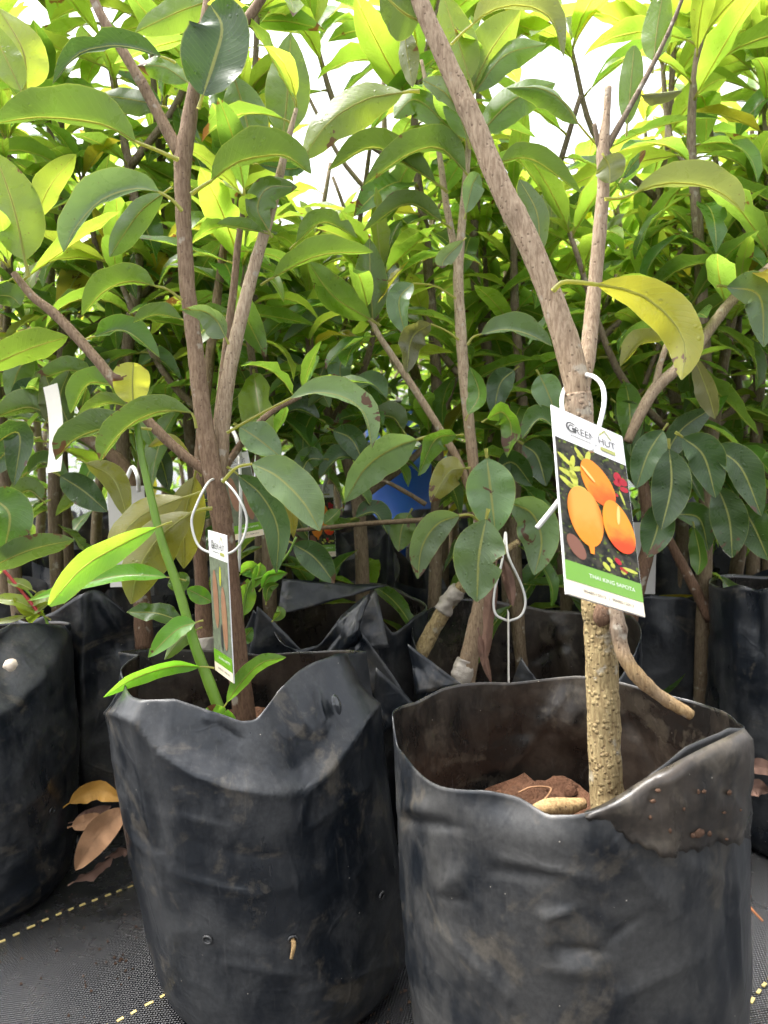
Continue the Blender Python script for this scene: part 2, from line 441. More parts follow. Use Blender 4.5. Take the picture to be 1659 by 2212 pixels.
def hero_leaf(parent, pts, d, W, mode='f', side='T', col='m', dd=0.0, fold=None, roll=0.0, pet=None, wave=0.10, seed=None, notch=None, pq=(0.75, 0.8), petr=None, name='leaf', mat=None):
    """pts: picture points along the midrib from base to tip, d: depth of the base, dd: change of depth at the tip,
    W: full blade width in picture units at that depth"""
    k = len(pts)
    dl = [d + dd * i / (k - 1) for i in range(k)] if not isinstance(dd, (list, tuple)) else [d + x for x in dd]
    P = [at(x, y, z) for (x, y), z in zip(pts, dl)]
    n = 15
    mid = catmull(P, n)
    W = W * d / 1660.0
    if fold is None: fold = rad(18) if mode == 'f' else rad(42)
    sg = 1.0 if side == 'T' else -1.0
    T0 = (mid[-1] - mid[0]).normalized()
    def normals(phi):
        out = []
        for i in range(n):
            T = (mid[min(i + 1, n - 1)] - mid[max(i - 1, 0)]).normalized()
            N = (CAM - mid[i]).normalized() * sg
            N = (N - T * N.dot(T)).normalized()
            out.append(Matrix.Rotation(phi, 3, T) @ N)
        return out
    phi = rad(roll)
    if mode in 'ud':
        best = None
        for sgn in (1, -1):
            N = normals(sgn * fold)[n // 2]
            T = (mid[n // 2 + 1] - mid[n // 2 - 1]).normalized(); S = T.cross(N)
            ups = []
            for s in (1, -1):
                D = S * s * math.cos(fold) + N * math.sin(fold)
                q = RINV @ D
                ups.append((math.hypot(q.x, q.y), q.y))
            q = max(ups)
            sc = q[1] if mode == 'u' else -q[1]
            if best is None or sc > best[0]: best = (sc, sgn * fold)
        phi = best[1] + rad(roll)
    seed = int(pts[0][0] * 7 + pts[-1][1] * 3) if seed is None else seed
    pr = petr or max(0.0009, min(0.0019, W * 0.035))
    if pet is None:
        b = mid[0]; T = (mid[1] - mid[0]).normalized(); L = (mid[-1] - mid[0]).length
        pet_w = [b - T * L * 0.14 + Vector((0, 0, -0.01 * L)), b - T * L * 0.07, b]
    elif pet == 0: pet_w = [mid[0] - (mid[1] - mid[0]) * 0.2, mid[0]]
    else:
        pet_w = [at(x, y, d) for x, y in pet] + [mid[0]]
    V, F, UV, MI = leaf_geo(mid, normals(phi), W, fold, 4, pet_w, pr, pq, wave, seed, notch, petseg=6)
    me = leaf_mesh('leaf', V, F, UV, MI)
    if mat is not None: me.materials[0] = mat; me.materials[1] = mat
    o = obj(name, me, parent)
    c = COLS[col]; r = random.Random(seed + 5)
    j = (0.82 if col in 'mdb' else 1.0) + r.uniform(-0.12, 0.12)
    o.color = (c[0] * j * (1 + r.uniform(-.1, .1)), c[1] * j, c[2] * j, THIN[col])
    return o

# shared leaf shapes for the saplings behind: unit length along +X, face up (+Z)
def leaf_variant(k, seed):
    r = random.Random(seed)
    droop = [0.1, 0.45, 0.8, 1.15, 1.5][k % 5] + r.uniform(-0.15, 0.15)
    fold = rad(r.uniform(12, 36)); ratio = r.uniform(0.21, 0.29)
    side = r.uniform(-0.35, 0.35)
    n = 10
    P = []; a = 0.0; b = 0.0; x = Vector((0.10, 0, 0))
    for i in range(n):
        P.append(x.copy())
        t = i / (n - 1)
        a -= droop / (n - 1) * (0.6 + 0.8 * t); b += side / (n - 1)
        x = x + Vector((math.cos(a) * math.cos(b), math.cos(a) * math.sin(b), math.sin(a))) * (0.9 / (n - 1))
    tw = r.uniform(-0.5, 0.5)
    N = [Vector((0, math.sin(tw * i / n), math.cos(tw * i / n))) for i in range(n)]
    notch = None
    if r.random() < 0.5: notch = [(r.choice((-1, 1)), r.uniform(0.3, 0.85), r.uniform(0.25, 0.6), r.uniform(0.03, 0.07))]
    V, F, UV, MI = leaf_geo(P, N, ratio, fold, 2, [Vector((0, 0, -0.012)), Vector((0.05, 0, -0.002)), Vector((0.1, 0, 0))], 0.011,
                            (0.85 + r.uniform(-.1, .25), 0.9), 0.13, seed, notch, petseg=4)
    return leaf_mesh('leaf', V, F, UV, MI)
LEAVES = [leaf_variant(i, 100 + i) for i in range(25)]

def put_leaf(parent, p, direction, up, size, rng, col, jit=0.14):
    X = direction.normalized()
    Z = up - X * up.dot(X)
    if Z.length < 0.05: Z = Vector((X.z, 0.2, -X.x)) - X * 0.0; Z = Z - X * Z.dot(X)
    Z.normalize(); Y = Z.cross(X)
    mw = Matrix((X, Y, Z)).transposed().to_4x4()
    mw = mw @ Matrix.Rotation(rng.uniform(-0.45, 0.45), 4, 'X')
    o = bpy.data.objects.new('leaf', rng.choice(LEAVES)); COL.objects.link(o); o.parent = parent
    o.matrix_local = Matrix.Translation(p - Vector(parent.location)) @ mw @ Matrix.Diagonal((size, size * rng.uniform(0.85, 1.15), size, 1))
    j = 1 + rng.uniform(-jit, jit)
    o.color = (col[0] * j * rng.uniform(0.88, 1.12), col[1] * j, col[2] * j, min(.50, .40 + 1.0 * max(0, col[0] - .04)))
    return o

def lerp3(a, b, t): return tuple(x + (y - x) * t for x, y in zip(a, b))

def foliate(parent, axis, n, rng, t0=0.25, size=0.16, tipsize=1.0, whorl=6, young=0.5, stop=None):
    """leaves round a stem or branch: spiralling along it, a rosette at the tip"""
    az = rng.uniform(0, 6.28)
    C = catmull(axis, 40)
    for i in range(n + whorl):
        if i < n:
            t = t0 + (0.97 - t0) * (i + rng.random() * 0.7) / n
        else: t = 0.975 + 0.025 * rng.random()
        k = min(38, int(t * 39)); p = C[k].lerp(C[k + 1], t * 39 - k)
        T = (C[k + 1] - C[k]).normalized()
        az += 2.399 + rng.uniform(-0.35, 0.35)
        a = T.cross(Vector((math.cos(1.1), math.sin(1.1), 0.15))).normalized(); b = T.cross(a)
        outv = a * math.cos(az) + b * math.sin(az)
        f = (t - t0) / (1 - t0)
        el = -0.25 + 1.15 * f ** 1.3 + rng.uniform(-0.25, 0.3)
        if i >= n: el = rng.uniform(0.55, 1.25)
        d = outv * math.cos(el) + (T * 0.6 + Vector((0, 0, 0.4))) * math.sin(el)
        up = Vector((0, 0, 1)) + outv * 0.25 + T * 0.2
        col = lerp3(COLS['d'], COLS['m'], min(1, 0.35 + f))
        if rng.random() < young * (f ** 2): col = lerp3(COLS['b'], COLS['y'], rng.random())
        if rng.random() < 0.03: col = COLS['o']
        s = size * rng.uniform(0.72, 1.12) * (1 + (tipsize - 1) * f)
        if i >= n: s *= rng.uniform(0.65, 1.0)
        if stop is not None and not stop(p, p + d.normalized() * s): continue
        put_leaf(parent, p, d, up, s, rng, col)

# ------------------------------------------------------------------ ground
def build_ground():
    xs = np.concatenate([[-400, -60, -12, -5], np.linspace(-3, 3, 61), [5, 12, 60, 400]])
    ys = np.concatenate([[-400, -60, -12, -3], np.linspace(-1, 6, 71), [9, 20, 80, 800]])
    V = []; F = []
    for y in ys:
        for x in xs:
            z = 0.0
            if abs(x) < 3.1 and -1.1 < y < 6.1:
                z = 0.012 * noise.noise(Vector((x * 4, y * 4, 0))) + 0.004 * noise.noise(Vector((x * 14, y * 14, 3)))
            V.append((x, y, z - 0.006))
    nx = len(xs)
    for j in range(len(ys) - 1):
        for i in range(nx - 1):
            F.append((j * nx + i, j * nx + i + 1, (j + 1) * nx + i + 1, (j + 1) * nx + i))
    o = obj('ground', mesh('ground', V, F, M['ground']))
    tag(o, kind='structure')
    # stitched lines of the weed mat
    u = Vector((math.cos(MAT_ANG), math.sin(MAT_ANG), 0)); w = Vector((u.y, -u.x, 0))
    p0 = Vector((-0.418, 0.878, 0))
    hl, hw, ht = 0.0042, 0.0015, 0.0007
    bx = [(sx * hl, sy * hw, sz * ht) for sx in (-1, 1) for sy in (-1, 1) for sz in (-1, 1)]
    fb = [(0, 1, 3, 2), (4, 6, 7, 5), (0, 4, 5, 1), (2, 3, 7, 6), (0, 2, 6, 4), (1, 5, 7, 3)]
    sm = mesh('stitch', bx, fb, M['stitch'], False)
    rng = random.Random(4)
    for line, rng_t in ((0, (-0.5, 0.5)), (1, (-0.42, 0.4)), (3, (-0.5, 0.7)), (2, (-0.55, 0.3)), (-1, (-0.3, 0.3))):
        t = rng_t[0]
        while t < rng_t[1]:
            p = p0 + w * 0.215 * line + u * t
            q = px_of(p)
            if p.y > 0.3 and -60 < q[0] < 1720 and q[1] < 2300:
                z = 0.012 * noise.noise(Vector((p.x * 4, p.y * 4, 0))) + 0.004 * noise.noise(Vector((p.x * 14, p.y * 14, 3))) - 0.004
                s = obj('stitch', sm, o, False)
                s.location = (p.x, p.y, z); s.rotation_euler = (0, 0, MAT_ANG + rng.uniform(-.1, .1)); s.scale = (rng.uniform(.7, 1.1), 1, 1)
            t += 0.0155 * rng.uniform(0.9, 1.1)
    return o
ground = build_ground()

# ------------------------------------------------------------------ grow bags
def rim_from_pixels(cx, cy, r, front, back, default):
    """rim height by angle from picture points on the near and the far side of the bag's mouth"""
    TH, Z = [], []
    for pts, near in ((front, True), (back, False)):
        for (x, y) in pts:
            D = at(x, y, 1.0) - CAM
            ox, oy = CAM.x - cx, CAM.y - cy
            A = D.x ** 2 + D.y ** 2; B = 2 * (ox * D.x + oy * D.y); C = ox ** 2 + oy ** 2 - r * r
            disc = B * B - 4 * A * C
            if disc < 0: t = -B / (2 * A)
            else: t = (-B - math.sqrt(disc)) / (2 * A) if near else (-B + math.sqrt(disc)) / (2 * A)
            P = CAM + D * t
            TH.append(math.atan2(P.y - cy, P.x - cx)); Z.append(P.z)
    o = np.argsort(TH); TH = np.array(TH)[o]; Z = np.array(Z)[o]
    TH = np.concatenate([TH - 2 * np.pi, TH, TH + 2 * np.pi]); Z = np.concatenate([Z, Z, Z])
    tt = np.linspace(-np.pi, np.pi, 721); zz = np.interp(tt, TH, Z)
    k = np.exp(-np.linspace(-2, 2, 9) ** 2); k /= k.sum()
    zz = np.convolve(np.concatenate([zz[-9:-1], zz, zz[1:9]]), k, 'same')[8:-8]
    return lambda th: float(np.interp((th + np.pi) % (2 * np.pi) - np.pi, tt, zz))

def bag_wall(cx, cy, r, rim, disp=None, nth=96, nt=44, seed=0, bottom=0.9, wrinkle=0.004, square=0.0, rimr=None, z0=-0.004, lean=0.0):
    V, F = [], []
    rc = random.Random(seed * 13 + 1); CR = []
    for _ in range(24):
        a0, zz0, an = rc.uniform(-math.pi, math.pi), rc.uniform(0.02, 0.32), rc.choice((rc.uniform(-.5, .5), rc.uniform(-.5, .5), rc.uniform(-1.5, 1.5)))
        CR.append((a0 * r, zz0, math.cos(an), math.sin(an), rc.uniform(.02, .07), rc.uniform(.004, .012), rc.uniform(-1, 1) * wrinkle * 0.9))
    for i in range(nt + 1):
        t = i / nt
        for j in range(nth):
            th = -math.pi + 2 * math.pi * j / nth
            zr = rim(th); z = z0 + (zr - z0) * t
            prof = bottom + (1 - bottom) * math.sin(min(1, t / 0.55) * math.pi / 2)
            if z < 0.035: prof *= 0.90 + 0.10 * math.sqrt(max(0.0, 1 - (1 - max(0.0, z) / 0.035) ** 2))
            sq = 1 + square * (math.cos(4 * th) * 0.5)
            R = r * prof * sq
            if rimr: R += rimr(th) * max(0, (t - 0.6) / 0.4) ** 1.5
            p = Vector((cx + R * math.cos(th), cy + R * math.sin(th), z))
            s = Vector((seed * 3.7, 0, 0))
            w = noise.noise(Vector((p.x * 9, p.y * 9, p.z * 6)) + s) * 1.2 + noise.noise(Vector((p.x * 22, p.y * 22, p.z * 15)) + s) * 0.6
            rid = 1 - abs(noise.noise(Vector((p.x * 13, p.y * 13, p.z * 20)) + s * 2)) * 2.4
            w += 0.55 * max(0, rid) ** 2
            R += wrinkle * w * (0.4 + 0.6 * math.sin(math.pi * min(1, t * 1.15 + 0.05)))
            for (ca, cz, cc_, cs_, hl_, wd_, am_) in CR:
                dx_ = (th * r - ca + math.pi * r) % (2 * math.pi * r) - math.pi * r
                if abs(dx_) > .09: continue
                al_ = dx_ * cc_ + (z - cz) * cs_
                if abs(al_) >= hl_: continue
                ac_ = abs(-dx_ * cs_ + (z - cz) * cc_)
                R += am_ * math.exp(-ac_ / wd_) * (1 - (al_ / hl_) ** 2)
            dz = 0.0
            p = Vector((cx + R * math.cos(th), cy + R * math.sin(th), z))
            if disp:
                dr, dz = disp(p, th, t)
                R += dr
            V.append(Vector((cx + R * math.cos(th) + lean * (0.32 - z), cy + R * math.sin(th), z + dz)))
    for i in range(nt):
        for j in range(nth):
            F.append((i * nth + j, i * nth + (j + 1) % nth, (i + 1) * nth + (j + 1) % nth, (i + 1) * nth + j))
    F.append(tuple(range(nth))[::-1])
    return V, F

def soil_geo(cx, cy, r, z, seed, amp=0.012):
    V = [Vector((cx, cy, z + amp * 0.6))]; F = []; nr, na = (26, 80) if amp > .015 else (10, 36)
    for i in range(1, nr + 1):
        for j in range(na):
            a = 2 * math.pi * j / na; R = r * i / nr
            p = Vector((cx + R * math.cos(a), cy + R * math.sin(a), z))
            p.z += amp * (0.6 * (1 - (i / nr) ** 2) + noise.noise(p * 30 + Vector((seed, 0, 0))) + 0.5 * noise.noise(p * 75 + Vector((0, seed, 0))) + 0.35 * noise.noise(p * 190))
            V.append(p)
    for j in range(na): F.append((0, 1 + j, 1 + (j + 1) % na))
    for i in range(nr - 1):
        for j in range(na):
            a = 1 + i * na; b = a + na
            F.append((a + j, b + j, b + (j + 1) % na, a + (j + 1) % na))
    return V, F

def thick(o, t=0.0011):
    md = o.modifiers.new('film', 'SOLIDIFY'); md.thickness = t; md.offset = -1.0
    if o.name.startswith('bag_wall'): o.data.materials.append(M['bag_dirty']); md.material_offset = 1

def blob(name, c, a, b, depth, nrm, mat, parent, seed=0):
    """a low bead of water or a crumb on a surface"""
    nrm = nrm.normalized(); X = nrm.cross(Vector((0, 0, 1))); X = X.normalized() if X.length > .1 else Vector((1, 0, 0)); Y = nrm.cross(X)
    V = [c + nrm * depth]; F = []; k = 14
    for ri, (rr, hh) in enumerate(((0.45, 0.9), (0.8, 0.6), (1.0, -0.2))):
        for j in range(k):
            t = 2 * math.pi * j / k
            f = rr * (1 + 0.25 * noise.noise(Vector((math.cos(t) * 1.5, math.sin(t) * 1.5, seed))))
            V.append(c + X * a * f * math.cos(t) + Y * b * f * math.sin(t) + nrm * depth * hh)
    for j in range(k): F.append((0, 1 + j, 1 + (j + 1) % k))
    for r_ in range(2):
        for j in range(k):
            a0 = 1 + r_ * k; b0 = a0 + k
            F.append((a0 + j, b0 + j, b0 + (j + 1) % k, a0 + (j + 1) % k))
    return obj(name, mesh(name, V, F, mat), parent)

def surf_hit(cx, cy, r, px, py, lean=0.0):
    if lean:
        P, N = surf_hit(cx, cy, r, px, py)
        for _ in range(3): P, N = surf_hit(cx + lean * (0.32 - P.z), cy, r, px, py)
        return P, N
    D = at(px, py, 1.0) - CAM; ox, oy = CAM.x - cx, CAM.y - cy
    A = D.x ** 2 + D.y ** 2; B = 2 * (ox * D.x + oy * D.y); C = ox ** 2 + oy ** 2 - r * r
    t = (-B - math.sqrt(max(0, B * B - 4 * A * C))) / (2 * A)
    P = CAM + D * t
    return P, Vector((P.x - cx, P.y - cy, 0)).normalized()

def gauss(q, x, y, sx, sy, ang=0.0):
    dx, dy = q[0] - x, q[1] - y; c, s = math.cos(ang), math.sin(ang)
    a, b = (dx * c + dy * s) / sx, (-dx * s + dy * c) / sy
    return math.exp(-(a * a + b * b))

def ridge(q, x0, y0, x1, y1, w):
    """1 on the line x0,y0-x1,y1, falling off over w, fading at both ends"""
    dx, dy = x1 - x0, y1 - y0; L2 = dx * dx + dy * dy
    t = ((q[0] - x0) * dx + (q[1] - y0) * dy) / L2
    if t < 0 or t > 1: return 0.0
    ex, ey = q[0] - x0 - t * dx, q[1] - y0 - t * dy
    return math.exp(-math.sqrt(ex * ex + ey * ey) / (0.7 * w)) * math.sin(math.pi * t) ** 0.5

def drain_hole(parent, cx, cy, r, px, py, size=0.005, off=0.002, lean=0.0):
    P, N = surf_hit(cx, cy, r, px, py, lean); P = P + N * off
    X = N.cross(Vector((0, 0, 1))).normalized(); Y = Vector((0, 0, 1))
    ring = [P + X * size * math.cos(a) + Y * size * 0.8 * math.sin(a) + N * 0.0005 for a in np.linspace(0, 2 * math.pi, 13)]
    V, F = tube_geo(ring, [0.0012] * 4, ns=5, n=24, cap=False)
    V.append(P - N * 0.003); c = len(V) - 1
    k = 12; o = len(V)
    for j in range(k):
        a = 2 * math.pi * j / k
        V.append(P + X * size * math.cos(a) + Y * size * 0.8 * math.sin(a))
    for j in range(k): F.append((c, o + j, o + (j + 1) % k))
    obj('drain_hole', mesh('drain_hole', V, F, M['ink']), parent)
    return P, N

HERO_LBL = {}
# ---- the right-hand front bag
RBR = 0.1385
RBX, RBY = at(1213, 1600, 0.632).x, at(1213, 1600, 0.632).y
rb = empty('grow_bag', (RBX, RBY, 0), 'black plastic grow bag with muddy turned-out rim around the thick warty trunk', 'grow bag', 'black grow bags')
rim_r = rim_from_pixels(RBX, RBY, RBR,
    [(838, 1612), (870, 1655), (950, 1700), (1040, 1715), (1110, 1735), (1180, 1766), (1245, 1757), (1300, 1735), (1400, 1672), (1500, 1620), (1590, 1575)],
    [(850, 1545), (900, 1515), (960, 1488), (1100, 1474), (1250, 1458), (1340, 1470), (1440, 1498), (1520, 1528), (1585, 1560)], 0.3)
def disp_r(p, th, t):
    q = px_of(p); dr = 0.0
    front = math.sin(th) < 0.3
    if front:
        dr += 0.0045 * gauss(q, 966, 1905, 22, 34, 0.6) - 0.003 * ridge(q, 930, 1935, 1015, 1950, 9)
        dr += 0.006 * ridge(q, 1150, 1985, 1240, 1960, 12) - 0.006 * ridge(q, 1185, 2050, 1310, 2062, 10) + 0.005 * ridge(q, 1170, 1970, 1180, 2075, 8)
        dr -= 0.004 * ridge(q, 1262, 1985, 1255, 2065, 6) + 0.004 * ridge(q, 1285, 2050, 1380, 1975, 9) - 0.004 * gauss(q, 1225, 2095, 55, 18, 0.1)
        dr += 0.006 * ridge(q, 1290, 1770, 1450, 1990, 22) + 0.003 * ridge(q, 1340, 1790, 1600, 1930, 26)
        dr += 0.005 * gauss(q, 905, 1745, 34, 20, 0.2) - 0.005 * gauss(q, 930, 1780, 48, 10, 0.15) - 0.003 * gauss(q, 880, 1770, 16, 12)
        dr += 0.0035 * ridge(q, 1060, 1850, 1300, 1905, 14) - 0.004 * ridge(q, 1040, 1880, 1220, 1900, 22)
        dr -= 0.010 * gauss(q, 1130, 1740, 130, 45, 0.2)
        dr += 0.003 * ridge(q, 1575, 1800, 1585, 2200, 9) - 0.003 * ridge(q, 1560, 1820, 1570, 2200, 9)
        dr += 0.003 * ridge(q, 930, 2000, 1120, 2190, 26) + 0.003 * ridge(q, 1260, 2180, 1520, 2060, 30)
    else:
        dr -= 0.012 * gauss(q, 1230, 1560, 45, 60, 0.5) + 0.006 * ridge(q, 1080, 1680, 1230, 1480, 28)
        dr += 0.006 * ridge(q, 1330, 1500, 1420, 1680, 30)
    return dr, 0.0
V, F = bag_wall(RBX, RBY, RBR, rim_r, disp_r, 200, 110, 3, 0.915, 0.0024, lean=0.035, square=0.02, rimr=lambda th: .004 * math.sin(3 * th + 1) + .003 * math.sin(7 * th))
w = obj('bag_wall', mesh('bag_wall', V, F, M['bag_b']), rb); thick(w)
obj('soil', mesh('soil', *soil_geo(RBX, RBY, RBR * 0.90, 0.217, 5, 0.020), M['soil']), rb)
# muddy cuff: the rim's inner face turned out over the right shoulder
def cuff():
    V, F = [], []; n, m = 40, 12
    for j in range(n + 1):
        x = 1262 + (1596 - 1262) * j / n
        yt = float(np.interp(x, [1262, 1300, 1400, 1500, 1596], [1752, 1733, 1668, 1616, 1570]))
        yb = float(np.interp(x, [1262, 1290, 1330, 1370, 1420, 1480, 1530, 1596], [1756, 1768, 1785, 1812, 1832, 1824, 1815, 1806]))
        yb += 5 * math.sin(j * 1.9) + 3 * math.sin(j * 0.7 + 1)
        for i in range(m + 1):
            t = i / m
            P, N = surf_hit(RBX, RBY, RBR, x, yt + (yb - yt) * t)
            dr = disp_r(P, math.atan2(P.y - RBY, P.x - RBX), 1)[0]
            off = 0.0080 + 0.003 * noise.noise(P * 60) + 0.004 * math.sin(math.pi * t) * 0.5 + dr
            if i == 0: off = 0.0035 + dr
            V.append(P + N * off)
    for j in range(n):
        for i in range(m):
            a = j * (m + 1) + i; F.append((a, a + 1, a + m + 2, a + m + 1))
    o = obj('turned_out_rim', mesh('turned_out_rim', V, F, M['bag_dirty']), rb); thick(o, 0.001)
    rng = random.Random(3)
    for k in range(14):
        x = rng.uniform(1330, 1575); y = rng.uniform(1690, 1800)
        P, N = surf_hit(RBX, RBY, RBR, x, y)
        blob('mud_crumb', P + N * 0.010, rng.uniform(.0006, .0022) * (3 if k in (4, 9) else 1), rng.uniform(.0006, .0020) * (2 if k in (4, 9) else 1), .0014, N, M['mud'], rb, k * 3.1)
cuff()
for (x, y, a, b) in ((1440, 1583, .0035, .0016), (1255, 1525, .006, .005)):
    D = at(x, y, 1) - CAM
for k in range(60):
    rng = random.Random(50 + k)
    a = rng.uniform(0, 6.28); R = RBR * 0.8 * math.sqrt(rng.random())
    s = rng.uniform(.002, .006) if k % 7 else rng.uniform(.006, .011)
    blob('soil_clod', Vector((RBX + R * math.cos(a), RBY + R * math.sin(a), 0.228)), s, s * rng.uniform(.6, 1), s * 0.9, Vector((rng.uniform(-.3, .3), rng.uniform(-.3, .3), 1)), M['soil'], rb, k)
root_stick = tube('root_stub', [at(1130, 1762, .57), at(1180, 1745, .575), at(1225, 1742, .58), at(1262, 1735, .585)], [.004, .007, .007, .004], M['tan_stick'], rb, lump=0.15, ns=8)
tube('rootlet', [at(1120, 1712, .6), at(1150, 1700, .6), at(1190, 1703, .6), at(1175, 1730, .58)], [.0008] * 3, M['dry'], rb, ns=5)

# ---- the left-hand front bag
LBR = 0.1375
LBX, LBY = at(514, 1430, 0.805).x, at(514, 1430, 0.805).y
lb = empty('grow_bag', (LBX, LBY, 0), 'black plastic grow bag with scooped-in front rim, a green shoot at its edge', 'grow bag', 'black grow bags')
rim_l = rim_from_pixels(LBX, LBY, LBR,
    [(262, 1512), (300, 1520), (350, 1526), (410, 1548), (460, 1562), (520, 1578), (560, 1574), (600, 1545), (660, 1502), (720, 1468), (765, 1436), (790, 1412)],
    [(238, 1432), (270, 1408), (330, 1400), (430, 1405), (560, 1412), (680, 1408), (740, 1405), (790, 1408)], 0.3)
LCX = [240, 290, 335, 400, 480, 560, 640, 690, 740, 800, 840]
LCY = [1540, 1560, 1628, 1672, 1703, 1715, 1713, 1672, 1615, 1530, 1470]
def disp_l(p, th, t):
    q = px_of(p); dr = 0.0
    if math.sin(th) < 0.25:
        yc = float(np.interp(q[0], LCX, LCY)); dm = (yc - q[1]) / 1660 * 0.68
        if dm > 0: dr -= min(0.85 * dm, 0.014 + 0.38 * max(0.0, dm - 0.0165)) if dm < .08 else 0.038
        dr += 0.0022 * math.exp(-abs(q[1] - yc) / 9)
        dr += 0.005 * ridge(q, 330, 1525, 350, 1640, 10) + 0.004 * ridge(q, 420, 1560, 470, 1620, 9) - 0.005 * ridge(q, 430, 1580, 520, 1625, 14)
        dr += 0.004 * ridge(q, 735, 1480, 715, 1600, 8) + 0.003 * ridge(q, 660, 1490, 690, 1600, 7)
        dr += 0.003 * ridge(q, 330, 1890, 520, 1940, 8) + 0.0028 * ridge(q, 400, 2080, 640, 2120, 20) + 0.0028 * ridge(q, 560, 2150, 830, 2070, 18)
        dr -= 0.003 * gauss(q, 640, 2030, 30, 30) + 0.002 * gauss(q, 450, 2028, 18, 18)
        dr += 0.0035 * ridge(q, 283, 1530, 305, 1960, 9) - 0.003 * ridge(q, 300, 1540, 322, 1880, 9) + 0.003 * ridge(q, 800, 1470, 842, 1900, 9) - 0.003 * ridge(q, 785, 1560, 815, 1850, 10)
        dr += 0.003 * ridge(q, 640, 1715, 610, 1800, 7) + 0.003 * ridge(q, 480, 1705, 440, 1770, 7)
        dr += 0.0025 * ridge(q, 620, 1800, 780, 1690, 14) + 0.002 * ridge(q, 350, 1760, 480, 1790, 10)
    return dr, 0.0
V, F = bag_wall(LBX, LBY, LBR, rim_l, disp_l, 200, 110, 7, 0.955, 0.0022, lean=0.125, square=0.02, rimr=lambda th: .004 * math.sin(3 * th) + .003 * math.sin(6 * th + 2))
w = obj('bag_wall', mesh('bag_wall', V, F, M['bag_a']), lb); thick(w)
obj('soil', mesh('soil', *soil_geo(LBX, LBY, LBR * 0.74, 0.25, 9, 0.008), M['soil']), lb)
for (x, y) in ((450, 2028), (632, 2028), (822, 1934)):
    P, N = drain_hole(lb, LBX, LBY, LBR, x, y, 0.0042, 0.0012, 0.125)
    if x == 632:
        tube('rootlet', [P - N * .004, P + N * .004 + Vector((0, 0, -.003)), P + N * .006 + Vector((-.003, 0, -.014))], [.0022, .0024, .0016], M['tan_stick'], lb, ns=6)
P, N = surf_hit(LBX, LBY, LBR - 0.014, 728, 1520)
blob('water_bead', P, .006, .011, .0022, N + Vector((0, 0, .4)), M['water'], lb, 4)

# ---- the bag at the left border
FBR = 0.136
FBX, FBY = at(-100, 1370, 0.97).x, at(-100, 1370, 0.97).y
fb_ = empty('grow_bag', (FBX, FBY, 0), 'black plastic grow bag with folded corner flap and a puddle of water on it', 'grow bag', 'black grow bags')
rim_f = rim_from_pixels(FBX, FBY, FBR,
    [(-60, 1420), (-20, 1405), (30, 1375), (80, 1352), (120, 1345), (150, 1352)],
    [(-80, 1350), (0, 1346), (60, 1345), (120, 1342)], 0.3)
def disp_f(p, th, t):
    q = px_of(p); dr = 0.0
    if math.sin(th) < 0.4:
        yc = float(np.interp(q[0], [-200, -40, 30, 80, 110, 150], [1560, 1555, 1530, 1480, 1440, 1370])); dm = (yc - q[1]) / 1660 * 0.85
        if dm > 0: dr -= min(0.04, 0.7 * dm)
        dr += 0.004 * ridge(q, 60, 1370, 110, 1500, 10) + 0.005 * ridge(q, -10, 1900, 150, 1780, 24) + 0.005 * ridge(q, 0, 1980, 140, 1860, 16) + 0.004 * ridge(q, -20, 1800, 120, 1690, 26)
    return dr, 0.0
V, F = bag_wall(FBX, FBY, FBR, rim_f, disp_f, 140, 70, 12, 0.88, 0.004)
w = obj('bag_wall', mesh('bag_wall', V, F, M['bag_a']), fb_); thick(w)
obj('soil', mesh('soil', *soil_geo(FBX, FBY, FBR * 0.75, 0.25, 2), M['soil']), fb_)
P, N = surf_hit(FBX, FBY, FBR - 0.012, 42, 1538); blob('water_bead', P, .013, .005, .0025, N + Vector((0, 0, .8)), M['water'], fb_, 9)
drain_hole(fb_, FBX, FBY, FBR, 110, 1750, 0.004)

# ---- bags of the second row, each with its own folded mouth
def mid_bag(label, px, d, r, front, back, folds, seed, mat, soil=0.225, group='black grow bags'):
    c = at(px, 1300, d); cx, cy = c.x, c.y
    e = empty('grow_bag', (cx, cy, 0), label, 'grow bag', group)
    rim = rim_from_pixels(cx, cy, r, front, back, 0.3)
    def disp(p, th, t):
        q = px_of(p); dr = 0.0
        near = math.sin(th) < 0.2
        for (nf, kind, a, *par) in folds:
            if nf != near: continue
            if kind == 'r': dr += a * ridge(q, *par)
            else: dr += a * gauss(q, *par)
        return dr, 0.0
    V, F = bag_wall(cx, cy, r, rim, disp, 130, 60, seed, 0.9, 0.005)
    w = obj('bag_wall', mesh('bag_wall', V, F, mat), e); thick(w)
    obj('soil', mesh('soil', *soil_geo(cx, cy, r * 0.86, soil, seed), M['soil']), e)
    return e, Vector((cx, cy, soil))
B = {}
B['b1'] = mid_bag('black grow bag with a tall peaked corner between the two dark bags', 235, 1.22, 0.137,
    [(60, 1345), (120, 1320), (170, 1285), (200, 1272), (220, 1276), (260, 1310), (300, 1345), (360, 1350), (410, 1330)],
    [(80, 1300), (200, 1290), (300, 1300), (400, 1310)],
    [(True, 'r', 0.022, 182, 1260, 184, 1700, 12), (True, 'r', 0.008, 210, 1280, 270, 1380, 14), (True, 'g', -0.012, 250, 1400, 30, 40)], 21, M['bag_b'])
